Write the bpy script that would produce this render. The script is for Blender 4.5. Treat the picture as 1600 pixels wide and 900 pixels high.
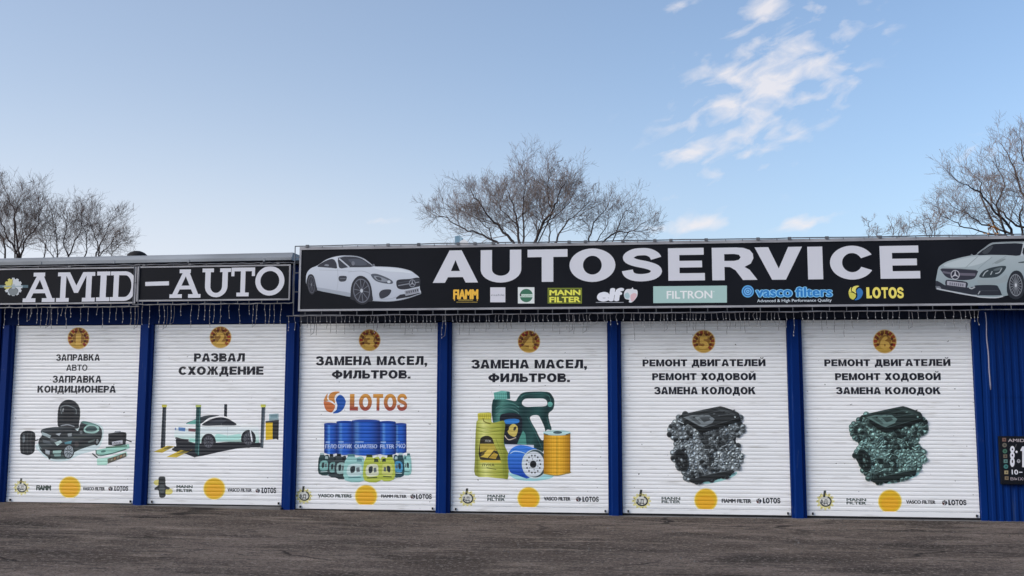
import bpy, bmesh, math, random
from mathutils import Vector, Matrix
from mathutils.geometry import tessellate_polygon

R = math.radians
SC = bpy.context.scene
COL = SC.collection
for o in list(bpy.data.objects):
    bpy.data.objects.remove(o, do_unlink=True)
rnd = random.Random(7)

# ------------------------------------------------------------------ camera
FPX, PITCH, YAW, ROLL = 1602.88, R(6.73263), R(-6.62926), R(.14032)
CAM = Vector((0.0, -15.988, 1.6195))          # the wall's shutter plane is y = 0
cy, sy, cp, sp, cr, sr = math.cos(YAW), math.sin(YAW), math.cos(PITCH), math.sin(PITCH), math.cos(ROLL), math.sin(ROLL)
FW = Vector((sy*cp, cy*cp, sp)); RT0 = Vector((cy, -sy, 0)); UP0 = RT0.cross(FW)
RT = cr*RT0 + sr*UP0; UP = -sr*RT0 + cr*UP0
cd = bpy.data.cameras.new('camera'); cam = bpy.data.objects.new('camera', cd); COL.objects.link(cam)
cd.sensor_width = 36; cd.lens = FPX/1600*36; cd.clip_end = 3000
cam.matrix_world = Matrix(((RT.x, UP.x, -FW.x, CAM.x), (RT.y, UP.y, -FW.y, CAM.y), (RT.z, UP.z, -FW.z, CAM.z), (0, 0, 0, 1)))
SC.camera = cam

def ray(u, v): return FW + RT*((u-800)/FPX) - UP*((v-450)/FPX)
def P(u, v, y=0.0):                            # a measured photo point on the upright plane at depth y
    d = ray(u, v); return CAM + d*((y-CAM.y)/d.y)

# ------------------------------------------------------------------ sky, sun, exposure
SUN_EL, SUN_AZ = R(26), R(239)                 # azimuth clockwise from +y: from the left, a little behind the camera
sun_dir = Vector((math.sin(SUN_AZ)*math.cos(SUN_EL), math.cos(SUN_AZ)*math.cos(SUN_EL), math.sin(SUN_EL)))
W = bpy.data.worlds.new('World'); SC.world = W; W.use_nodes = True
wn, wl = W.node_tree.nodes, W.node_tree.links
wn.clear()
def wmath(op, a, b=None, c=None):
    n = wn.new('ShaderNodeMath'); n.operation = op
    for i, x in enumerate((a, b, c)):
        if x is None: continue
        if isinstance(x, (int, float)): n.inputs[i].default_value = x
        else: wl.new(x, n.inputs[i])
    return n.outputs[0]
w_out = wn.new('ShaderNodeOutputWorld'); w_bg = wn.new('ShaderNodeBackground')
w_sky = wn.new('ShaderNodeTexSky'); w_sky.sky_type = 'NISHITA'; w_sky.sun_disc = False
w_sky.sun_elevation = SUN_EL; w_sky.sun_rotation = SUN_AZ
w_sky.air_density = 1.0; w_sky.dust_density = 2.6; w_sky.ozone_density = 2.2; w_sky.altitude = 100
w_geo = wn.new('ShaderNodeTexCoord'); w_sep = wn.new('ShaderNodeSeparateXYZ'); wl.new(w_geo.outputs['Generated'], w_sep.inputs[0])
dx, dy, dz = w_sep.outputs
ydiv = wmath('MAXIMUM', dy, 0.02)
A = wmath('DIVIDE', dx, ydiv); B = wmath('DIVIDE', dz, ydiv)       # the sky beyond the building, as a map
def ab(u, v):
    d = ray(u, v); return d.x/d.y, d.z/d.y
def ellipse(u, v, lu, wv, ang, gain):          # a patch of the sky where cloud can form
    a0, b0 = ab(u, v); la, wa = lu/FPX, wv/FPX; c, s = math.cos(R(ang)), math.sin(R(ang))
    da = wmath('SUBTRACT', A, a0); db = wmath('SUBTRACT', B, b0)
    p = wmath('DIVIDE', wmath('ADD', wmath('MULTIPLY', da, c), wmath('MULTIPLY', db, s)), la)
    q = wmath('DIVIDE', wmath('SUBTRACT', wmath('MULTIPLY', db, c), wmath('MULTIPLY', da, s)), wa)
    r2 = wmath('ADD', wmath('MULTIPLY', p, p), wmath('MULTIPLY', q, q))
    return wmath('MULTIPLY', wmath('EXPONENT', wmath('MULTIPLY', r2, -1.0)), gain)
mask = None
for e in ((1190, 140, 185, 95, 46, 1.0), (1290, 125, 62, 50, 20, .9), (1095, 225, 80, 30, 22, .95), (1190, 15, 65, 34, 35, .95), (1235, 60, 50, 30, 15, .6),
          (1060, 14, 40, 22, 15, .5), (1320, 32, 42, 22, 20, .6), (1385, 40, 30, 20, 30, .45), (578, 346, 36, 10, 2, 1.1), (1085, 352, 80, 15, 4, 1.0), (1262, 345, 48, 13, 8, 1.0),
          (1300, 337, 22, 8, 0, .6), (1545, 235, 60, 26, 10, .55)):
    m = ellipse(*e); mask = m if mask is None else wmath('MAXIMUM', mask, m)
ca, sa = math.cos(R(22)), math.sin(R(22))
S_ = wmath('ADD', wmath('MULTIPLY', A, ca), wmath('MULTIPLY', B, sa)); T_ = wmath('SUBTRACT', wmath('MULTIPLY', B, ca), wmath('MULTIPLY', A, sa))
comb = wn.new('ShaderNodeCombineXYZ'); wl.new(wmath('MULTIPLY', S_, 26), comb.inputs[0]); wl.new(wmath('MULTIPLY', T_, 52), comb.inputs[1])
nz = wn.new('ShaderNodeTexNoise'); nz.inputs['Scale'].default_value = 1.0; nz.inputs['Detail'].default_value = 6; nz.inputs['Roughness'].default_value = .52
nz.inputs['Distortion'].default_value = .35; wl.new(comb.outputs[0], nz.inputs['Vector'])
dens = wmath('SUBTRACT', wmath('ADD', nz.outputs['Fac'], wmath('MULTIPLY', mask, .30)), .64)
dens = wmath('MULTIPLY', dens, 3.7); cl = wn.new('ShaderNodeClamp'); wl.new(dens, cl.inputs[0])
dens = wmath('MULTIPLY', wmath('MULTIPLY', cl.outputs[0], wmath('MINIMUM', wmath('MULTIPLY', mask, 2.2), 1.0)), .80)
# thin high haze: thickest low down and towards the sun's side
hz_ = wmath('EXPONENT', wmath('MULTIPLY', wmath('POWER', wmath('DIVIDE', wmath('MAXIMUM', dz, 0.0), .19), 2.0), -1.0))
side = wn.new('ShaderNodeMapRange'); side.interpolation_type = 'SMOOTHSTEP'; wl.new(dx, side.inputs[0])
side.inputs[1].default_value = .30; side.inputs[2].default_value = -.50; side.inputs[3].default_value = 0; side.inputs[4].default_value = 1
hv_ = wmath('ADD', wmath('MULTIPLY', hz_, wmath('ADD', wmath('MULTIPLY', side.outputs[0], .95), .20)), wmath('ADD', wmath('MULTIPLY', side.outputs[0], .17), .015))
w_haze = wn.new('ShaderNodeMixRGB'); wl.new(wmath('MINIMUM', hv_, .95), w_haze.inputs[0]); wl.new(w_sky.outputs[0], w_haze.inputs[1]); w_haze.inputs[2].default_value = (3.8, 4.02, 4.45, 1)
w_mix = wn.new('ShaderNodeMixRGB'); wl.new(dens, w_mix.inputs[0]); wl.new(w_haze.outputs[0], w_mix.inputs[1])
w_mix.inputs[2].default_value = (4.3, 4.12, 4.2, 1)
wl.new(w_mix.outputs[0], w_bg.inputs[0]); w_bg.inputs[1].default_value = 0.142
wl.new(w_bg.outputs[0], w_out.inputs[0])
sl = bpy.data.lights.new('sun', 'SUN'); sl.energy = 1.25; sl.angle = R(32); sl.color = (1, .97, .93)
sun = bpy.data.objects.new('sun', sl); COL.objects.link(sun); sun.rotation_euler = (-sun_dir).to_track_quat('-Z', 'Y').to_euler()
vs = SC.view_settings; vs.view_transform = 'Standard'; vs.look = 'None'; vs.gamma = 1; vs.use_curve_mapping = False; vs.exposure = 0.57

# ------------------------------------------------------------------ materials
def lin(c): c = c/255; return c/12.92 if c <= .04045 else ((c+.055)/1.055)**2.4
PRINT = .86
def ink(r, g, b): return tuple(min(.85, lin(x)/PRINT) for x in (r, g, b))
def mat(name, base=(.5, .5, .5), rough=.6, metal=0.0, spec=.5):
    m = bpy.data.materials.new(name); m.use_nodes = True
    b = m.node_tree.nodes['Principled BSDF']
    b.inputs['Base Color'].default_value = (*base, 1); b.inputs['Roughness'].default_value = rough
    b.inputs['Metallic'].default_value = metal; b.inputs['Specular IOR Level'].default_value = spec
    return m
def noisy(m, c1, c2, scale=(1, 1, 1), sc=4, detail=6, lo=.35, hi=.65, bump=0, bscale=None, rough=None):
    nt = m.node_tree; b = nt.nodes['Principled BSDF']
    tc = nt.nodes.new('ShaderNodeTexCoord'); mp = nt.nodes.new('ShaderNodeMapping'); mp.inputs['Scale'].default_value = scale
    nt.links.new(tc.outputs['Object'], mp.inputs[0])
    n = nt.nodes.new('ShaderNodeTexNoise'); n.inputs['Scale'].default_value = sc; n.inputs['Detail'].default_value = detail
    nt.links.new(mp.outputs[0], n.inputs['Vector'])
    r = nt.nodes.new('ShaderNodeValToRGB'); e = r.color_ramp.elements
    e[0].position, e[1].position = lo, hi; e[0].color = (*c1, 1); e[1].color = (*c2, 1)
    nt.links.new(n.outputs['Fac'], r.inputs[0]); nt.links.new(r.outputs[0], b.inputs['Base Color'])
    if bump:
        n2 = nt.nodes.new('ShaderNodeTexNoise'); n2.inputs['Scale'].default_value = bscale or sc*4; n2.inputs['Detail'].default_value = 5
        nt.links.new(mp.outputs[0], n2.inputs['Vector'])
        bp = nt.nodes.new('ShaderNodeBump'); bp.inputs['Strength'].default_value = bump; bp.inputs['Distance'].default_value = .01
        nt.links.new(n2.outputs['Fac'], bp.inputs['Height']); nt.links.new(bp.outputs[0], b.inputs['Normal'])
    return m
M = {}
M['blue'] = noisy(mat('blue_paint', rough=.5, spec=.08), (.0006, .017, .118), (.0010, .024, .152), (1, 1, .25), 2.2, 6, .3, .7, .15, 9)
M['blue_sheet'] = noisy(mat('blue_sheet_metal', rough=.5, spec=.10), (.0006, .017, .112), (.0012, .024, .146), (1, 1, .2), 1.6, 6, .3, .7)
def scuff(m, c3, scale, s_, lo):
    nt = m.node_tree; b = nt.nodes['Principled BSDF']; src = b.inputs['Base Color'].links[0].from_socket
    tc = nt.nodes.new('ShaderNodeTexCoord'); mp = nt.nodes.new('ShaderNodeMapping'); mp.inputs['Scale'].default_value = scale; nt.links.new(tc.outputs['Object'], mp.inputs[0])
    n = nt.nodes.new('ShaderNodeTexNoise'); n.inputs['Scale'].default_value = s_; n.inputs['Detail'].default_value = 6; n.inputs['Roughness'].default_value = .65; nt.links.new(mp.outputs[0], n.inputs['Vector'])
    r = nt.nodes.new('ShaderNodeMapRange'); r.inputs[1].default_value = lo; r.inputs[2].default_value = lo+.10; nt.links.new(n.outputs['Fac'], r.inputs[0])
    x = nt.nodes.new('ShaderNodeMixRGB'); nt.links.new(r.outputs[0], x.inputs[0]); nt.links.new(src, x.inputs[1]); x.inputs[2].default_value = (*c3, 1); nt.links.new(x.outputs[0], b.inputs['Base Color'])
scuff(M['blue'], (.025, .05, .15), (5, 5, .7), 2.0, .60); scuff(M['blue_sheet'], (.02, .045, .14), (6, 6, .5), 1.6, .60); scuff(M['blue'], (.10, .11, .14), (9, 9, 5), 2.0, .68)
M['blue_band_shade'] = noisy(mat('shade_darkened_blue_paint', rough=.6, spec=.06), (.0006, .0105, .066), (.0010, .0145, .088), (1, 1, 1), 2)  # left header's blue, darkened to paint in the shade above the shutters
M['navy'] = noisy(mat('navy_steel_and_shade', rough=.6, spec=.3), (.004, .007, .022), (.008, .014, .04), (1, 1, 1), 3)  # bracket steel; on the right header this dark tone paints the under-sign shade
M['dark'] = mat('black_rubber', (.012, .012, .014), .8, 0, .3)
M['sign_black'] = noisy(mat('black_banner_vinyl', rough=.6, spec=.10), (.0068, .0080, .0118), (.0102, .0115, .0165), (1, 1, 1), 1.2, 5, .3, .7)
M['grey_metal'] = noisy(mat('grey_tube_metal', rough=.5, metal=.25), (.07, .073, .085), (.15, .153, .17), (1, 1, 1), 6)
M['border'] = noisy(mat('pale_border_strip', rough=.5), (.22, .22, .245), (.38, .38, .41), (1, 1, 1), 2.5, 5, .3, .7)
M['zinc'] = noisy(mat('weathered_zinc_flashing', rough=.5, metal=.15), (.135, .150, .170), (.26, .285, .32), (.5, 1, 3), 1.6, 6, .3, .7)
M['wire'] = mat('grey_wire', (.12, .115, .125), .6)
M['bulb'] = mat('clear_bulb', (.34, .34, .35), .35)
M['tube_white'] = mat('milky_plastic_tube', (.26, .25, .33), .5)
M['roof'] = noisy(mat('bitumen_roof', rough=.9), (.04, .04, .042), (.08, .08, .085))
M['bark'] = noisy(mat('grey_brown_bark', rough=.9, spec=.2), (.045, .037, .037), (.085, .07, .068), (1, 1, .3), 9)
M['twig'] = noisy(mat('twig_bark', rough=.9, spec=.2), (.150, .112, .098), (.225, .172, .150), (1, 1, 1), 2)
M['leaf'] = noisy(mat('dry_orange_leaf', rough=.8), (.35, .14, .03), (.55, .30, .12), (1, 1, 1), 9)
M['stone'] = noisy(mat('loose_gravel', rough=.9), (.05, .045, .042), (.16, .15, .14), (1, 1, 1), 14)
M['hood_blue'] = mat('pale_blue_painted_metal', (.14, .25, .34), .5)
M['hood_white'] = mat('white_painted_metal', (.75, .76, .78), .5)
M['concrete'] = noisy(mat('old_concrete', rough=.9), (.10, .095, .09), (.2, .19, .185), (1, 1, 1), 3, 8, .3, .7, .3, 30)

def slat_material():
    m = mat('white_shutter_paint', (.8, .8, .8), .42, 0, .4); nt = m.node_tree; b = nt.nodes['Principled BSDF']
    tc = nt.nodes.new('ShaderNodeTexCoord')
    def noise(scale, s, det, lo, hi):
        mp = nt.nodes.new('ShaderNodeMapping'); mp.inputs['Scale'].default_value = scale; nt.links.new(tc.outputs['Object'], mp.inputs[0])
        n = nt.nodes.new('ShaderNodeTexNoise'); n.inputs['Scale'].default_value = s; n.inputs['Detail'].default_value = det; nt.links.new(mp.outputs[0], n.inputs['Vector'])
        r = nt.nodes.new('ShaderNodeMapRange'); r.inputs[1].default_value = lo; r.inputs[2].default_value = hi; nt.links.new(n.outputs['Fac'], r.inputs[0]); return r.outputs[0]
    def mix(f, a, c):
        x = nt.nodes.new('ShaderNodeMixRGB'); nt.links.new(f, x.inputs[0])
        for k, v in ((1, a), (2, c)):
            if isinstance(v, tuple): x.inputs[k].default_value = (*v, 1)
            else: nt.links.new(v, x.inputs[k])
        return x.outputs[0]
    base = mix(noise((.6, 1, 1.2), 1.4, 5, .35, .68), (.79, .80, .815), (.845, .85, .865))
    grime = mix(noise((1.6, 1, 16), 1.5, 6, .56, .80), base, (.52, .51, .50))
    speck = mix(noise((7, 1, 9), 2.2, 3, .715, .74), grime, (.13, .12, .12))
    nt.links.new(speck, b.inputs['Base Color'])
    return m
M['slat'] = slat_material()
def print_material():
    m = mat('printed_vinyl', rough=.5, spec=.3); nt = m.node_tree
    a = nt.nodes.new('ShaderNodeVertexColor'); a.layer_name = 'Col'
    nt.links.new(a.outputs[0], nt.nodes['Principled BSDF'].inputs['Base Color']); return m
M['print'] = print_material()

# ------------------------------------------------------------------ builders
def tag(o, label=None, cat=None, group=None, kind=None):
    if label: o['label'] = label
    if cat: o['category'] = cat
    if group: o['group'] = group
    if kind: o['kind'] = kind
    return o
def empty(name, loc=(0, 0, 0)):
    o = bpy.data.objects.new(name, None); COL.objects.link(o); o.location = loc; o.empty_display_size = .2; return o
def hang(o, parent):
    if parent is not None:
        o.parent = parent; o.matrix_parent_inverse = Matrix.Translation(-parent_world(parent))
    return o
def parent_world(p):
    return p.location.copy()                   # every parent here is an unrotated Empty or mesh at top level, or sits at the origin of one
class MB:
    def __init__(s): s.v, s.f = [], []
    def add(s, vs, fs):
        n = len(s.v); s.v += [tuple(v) for v in vs]; s.f += [tuple(i+n for i in f) for f in fs]
    def box(s, x0, x1, y0, y1, z0, z1):
        s.add([(x, y, z) for z in (z0, z1) for y in (y0, y1) for x in (x0, x1)],
              [(0, 2, 3, 1), (4, 5, 7, 6), (0, 1, 5, 4), (2, 6, 7, 3), (0, 4, 6, 2), (1, 3, 7, 5)])
    def prism(s, prof, z0, z1, close=True):     # a profile in x, y carried up in z
        n = len(prof); s.add([(x, y, z) for z in (z0, z1) for x, y in prof],
              [(i, (i+1) % n, (i+1) % n+n, i+n) for i in range(n if close else n-1)] + ([tuple(range(n))[::-1], tuple(range(n, 2*n))] if close else []))
    def tube(s, pts, rad, sides=6, cap=True):
        pts = [Vector(p) for p in pts]; n = len(pts)
        rads = rad if isinstance(rad, (list, tuple)) else [rad]*n
        base = len(s.v); ref = None
        for i, p in enumerate(pts):
            d = (pts[min(i+1, n-1)]-pts[max(i-1, 0)])
            d = d.normalized() if d.length > 1e-9 else Vector((0, 0, 1))
            if ref is None: ref = d.orthogonal().normalized()
            a = (ref - d*ref.dot(d)); a = a.normalized() if a.length > 1e-6 else d.orthogonal().normalized(); ref = a; b = d.cross(a)
            for k in range(sides):
                t = 2*math.pi*k/sides; s.v.append(tuple(p + (a*math.cos(t)+b*math.sin(t))*rads[i]))
        for i in range(n-1):
            for k in range(sides):
                k2 = (k+1) % sides; s.f.append((base+i*sides+k, base+i*sides+k2, base+(i+1)*sides+k2, base+(i+1)*sides+k))
        if cap: s.f.append(tuple(base+k for k in range(sides))[::-1]); s.f.append(tuple(base+(n-1)*sides+k for k in range(sides)))
    def build(s, name, m, parent=None, smooth=False, bevel=0):
        me = bpy.data.meshes.new(name); me.from_pydata(s.v, [], s.f); me.update()
        me.materials.append(m)
        if smooth: me.polygons.foreach_set('use_smooth', [True]*len(me.polygons))
        o = bpy.data.objects.new(name, me); COL.objects.link(o)
        if bevel:
            md = o.modifiers.new('bevel', 'BEVEL'); md.width = bevel; md.segments = 2; md.limit_method = 'ANGLE'
        if parent is not None:
            o.parent = parent; o.matrix_parent_inverse = Matrix.Translation(-world_loc(parent))
        return o
def world_loc(o):
    v = Vector((0, 0, 0))
    while o is not None:
        v += o.location
        if o.parent is not None: v += o.matrix_parent_inverse.to_translation()
        o = o.parent
    return v

# ------------------------------------------------------------------ printed artwork, laid on its own surface
def sm(pts, n=5, closed=True):                 # a smooth line through points
    N = len(pts); out = []
    for i in range(N if closed else N-1):
        p0, p1, p2, p3 = (pts[(i+k-1) % N] if closed else pts[min(max(i+k-1, 0), N-1)] for k in range(4))
        for j in range(n):
            t = j/n; t2, t3 = t*t, t*t*t
            out.append(tuple(.5*(2*p1[k]+(p2[k]-p0[k])*t+(2*p0[k]-5*p1[k]+4*p2[k]-p3[k])*t2+(3*p1[k]-p0[k]-3*p2[k]+p3[k])*t3) for k in (0, 1)))
    if not closed: out.append(tuple(pts[-1]))
    return out
def ell(cx, cy_, rx, ry, n=28, rot=0, a0=0, a1=360):
    c, s = math.cos(R(rot)), math.sin(R(rot)); out = []
    full = abs(a1-a0) >= 360
    for i in range(n if full else n+1):
        t = R(a0+(a1-a0)*i/n); x, y = rx*math.cos(t), ry*math.sin(t); out.append((cx+x*c-y*s, cy_+x*s+y*c))
    return out
def stroke(pts, wx, wy=None, taper=None):      # a line of some width, as an outline
    wy = wx if wy is None else wy; L, Rr = [], []; N = len(pts)
    for i in range(N):
        a, b = pts[max(i-1, 0)], pts[min(i+1, N-1)]; tx, ty = b[0]-a[0], b[1]-a[1]; l = math.hypot(tx, ty) or 1
        k = .5*(taper(i/(N-1)) if taper else 1); nx, ny = -ty/l*wx*k, tx/l*wy*k
        L.append((pts[i][0]+nx, pts[i][1]+ny)); Rr.append((pts[i][0]-nx, pts[i][1]-ny))
    return L+Rr[::-1]
_txt = {}
def glyphs(body, bold, spacing=1.0):
    bold = 0; key = (body, bold, spacing)
    if key not in _txt:
        c = bpy.data.curves.new('lettering', 'FONT'); c.body = body; c.size = 1; c.space_character = spacing; c.resolution_u = 5
        o = bpy.data.objects.new('lettering', c); COL.objects.link(o)
        me = bpy.data.meshes.new_from_object(o.evaluated_get(bpy.context.evaluated_depsgraph_get()))
        me.calc_loop_triangles(); vs_ = [tuple(v.co) for v in me.vertices]; ts = [tuple(t.vertices) for t in me.loop_triangles]
        bpy.data.objects.remove(o); bpy.data.meshes.remove(me); bpy.data.curves.remove(c)
        _txt[key] = (vs_, ts)
    return _txt[key]
CAPS = {}
def cap_range(bold):
    if bold not in CAPS:
        v, _ = glyphs('Н', bold); ys = [p[1] for p in v]; CAPS[bold] = (min(ys), max(ys))
    return CAPS[bold]
def ramp(stops):                               # tones along 0..1
    def f(t):
        t = min(max(t, stops[0][0]), stops[-1][0])
        for (a, ca_), (b, cb) in zip(stops, stops[1:]):
            if t <= b:
                k = (t-a)/(b-a) if b > a else 0; return ink(*[ca_[i]+(cb[i]-ca_[i])*k for i in range(3)])
        return ink(*stops[-1][1])
    return f
class Art:
    """Flat print made of layered shapes; points are (x, z) metres on the plane y."""
    def __init__(s, y, slat=None): s.y, s.slat, s.tris, s.k = y, slat, [], 0
    def px(s, pts): return [(lambda q: (q.x, q.z))(P(u, v, s.y)) for u, v in pts]
    def poly(s, pts, col, holes=(), px=True):
        loops = [pts]+list(holes); raw = [p for l in loops for p in l]
        if px: loops = [s.px(l) for l in loops]
        flat = [p for l in loops for p in l]
        try: tt = tessellate_polygon([[Vector((x, z, 0)) for x, z in l] for l in loops])
        except Exception: return
        s.k += 1
        cs = [col(*raw[i]) if callable(col) else col for i in range(len(raw))]
        if callable(col) and px:                    # shaded print: split finely so the tone follows the drawing
            stack = [[(raw[i], flat[i]) for i in t] for t in tt]
            while stack:
                q = stack.pop(); e = [math.dist(q[j][0], q[(j+1) % 3][0]) for j in range(3)]; j = e.index(max(e))
                if e[j] > 3.2:
                    a, b, c_ = q[j], q[(j+1) % 3], q[(j+2) % 3]; m_ = (tuple((a[0][k]+b[0][k])/2 for k in (0, 1)), tuple((a[1][k]+b[1][k])/2 for k in (0, 1)))
                    stack += [[a, m_, c_], [m_, b, c_]]
                else: s.tris.append(([p[1] for p in q], [col(*p[0]) for p in q], s.k))
            return
        for t in tt: s.tris.append(([flat[i] for i in t], [cs[i] for i in t], s.k))
    def strips(s, x0, x1, top, bot, colf, n=14):   # upright strips with a colour that runs across
        s.k += 1
        for i in range(n):
            a, b = i/n, (i+1)/n; q = [(x0+(x1-x0)*a, top(a)), (x0+(x1-x0)*b, top(b)), (x0+(x1-x0)*b, bot(b)), (x0+(x1-x0)*a, bot(a))]
            w = s.px(q); ca_, cb = colf(a), colf(b)
            s.tris.append(([w[0], w[1], w[2]], [ca_, cb, cb], s.k)); s.tris.append(([w[0], w[2], w[3]], [ca_, cb, ca_], s.k))
    def text(s, body, u0, u1, vt, vb, col, bold=.02, slant=0, spacing=1.0, capfit=True):
        vv, tt = glyphs(body, bold, spacing)
        if not vv: return
        xs = [p[0] for p in vv]; lo, hi = cap_range(bold) if capfit else (min(p[1] for p in vv), max(p[1] for p in vv))
        vm = (vt+vb)/2; X0, X1 = P(u0, vm, s.y).x, P(u1, vm, s.y).x; um = (u0+u1)/2; Z1, Z0 = P(um, vt, s.y).z, P(um, vb, s.y).z
        x0, x1 = min(xs), max(xs); s.k += 1; ks = (Z1-Z0)/(hi-lo)
        w = [(X0+(p[0]-x0)/(x1-x0)*(X1-X0)+slant*(p[1]-lo)*ks, Z0+(p[1]-lo)*ks) for p in vv]
        e = bold*ks*.5
        for j in range(9 if bold > 0 else 1):       # heavier strokes: the same letters laid a few millimetres apart
            ox, oz = (0, 0) if j == 0 else (e*1.25*math.cos(j*math.pi/4), e*math.sin(j*math.pi/4)*.8); s.k += 1 if j else 0
            for t in tt:
                c = [col((w[i][1]-Z0)/(Z1-Z0)) if callable(col) else col for i in t]; s.tris.append(([(w[i][0]+ox, w[i][1]+oz) for i in t], c, s.k))
    def unit(s, shapes, u0, u1, vt, vb, col):      # shapes drawn in a 0..1 box, z up
        vm = (vt+vb)/2; X0, X1 = P(u0, vm, s.y).x, P(u1, vm, s.y).x; um = (u0+u1)/2; Z1, Z0 = P(um, vt, s.y).z, P(um, vb, s.y).z
        f = lambda l: [(X0+(X1-X0)*a, Z0+(Z1-Z0)*b) for a, b in l]
        for sh in shapes:
            outer, holes = sh if isinstance(sh, tuple) else (sh, [])
            c = (lambda x, z: col((z-Z0)/(Z1-Z0))) if callable(col) else col
            s.poly(f(outer), c, [f(h) for h in holes], px=False)
    def build(s, name, parent, label=None):
        V, F, C = [], [], []
        for pts, cols, k in s.tris:
            lift = .0006+.000022*k
            if s.slat is None: pieces = [[(p[0], p[1], c) for p, c in zip(pts, cols)]]
            else:
                z0, pitch, brk = s.slat; zs = [p[1] for p in pts]; lo, hi = min(zs), max(zs); pieces = []
                n0, n1 = math.floor((lo-z0)/pitch), math.floor((hi-z0)/pitch)
                cuts = sorted(z0+(n+b)*pitch for n in range(n0, n1+1) for b, _ in brk[:-1])
                cuts = [c for c in cuts if lo < c < hi]; rest = [(p[0], p[1], c) for p, c in zip(pts, cols)]
                for c in cuts:
                    below, above = [], []
                    for i in range(len(rest)):
                        a, b = rest[i], rest[(i+1) % len(rest)]
                        (below if a[1] <= c else above).append(a)
                        if (a[1]-c)*(b[1]-c) < 0:
                            t = (c-a[1])/(b[1]-a[1]); m_ = (a[0]+(b[0]-a[0])*t, c, tuple(a[2][j]+(b[2][j]-a[2][j])*t for j in range(3)))
                            below.append(m_); above.append(m_)
                        elif a[1] == c: above.append(a)
                    if len(below) > 2: pieces.append(below)
                    rest = above
                    if len(rest) < 3: break
                if len(rest) > 2: pieces.append(rest)
            for pc in pieces:
                n = len(V); ar = 0
                for i in range(len(pc)): a, b = pc[i], pc[(i+1) % len(pc)]; ar += a[0]*b[1]-b[0]*a[1]
                if abs(ar) < 1e-9: continue
                if ar < 0: pc = pc[::-1]
                for x, z, c in pc:
                    V.append((x, s.y-lift+(slat_y(z, s.slat) if s.slat else 0), z)); C.append((*c, 1))
                F.append(tuple(range(n, n+len(pc))))
        me = bpy.data.meshes.new(name); me.from_pydata(V, [], F); me.update()
        at = me.color_attributes.new('Col', 'FLOAT_COLOR', 'POINT'); at.data.foreach_set('color', [x for c in C for x in c])
        me.materials.append(M['print'])
        o = bpy.data.objects.new(name, me); COL.objects.link(o)
        if parent is not None: o.parent = parent; o.matrix_parent_inverse = Matrix.Translation(-world_loc(parent))
        if label: o['label'] = label
        return o
def crop(x0, y0, s): return lambda pts: [(x0+a/s, y0+b/s) for a, b in pts]

BRK = [(0, .0068), (.12, .0029), (.30, .0007), (.5, 0), (.70, .0007), (.87, .0029), (1.0, .0068)]
PITCHZ = .0572
def slat_y(z, slat):
    z0, pitch, brk = slat; u = (z-z0)/pitch; u -= math.floor(u)
    for (a, ya), (b, yb) in zip(brk, brk[1:]):
        if u <= b: return ya+(yb-ya)*(u-a)/(b-a)
    return brk[-1][1]

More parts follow.
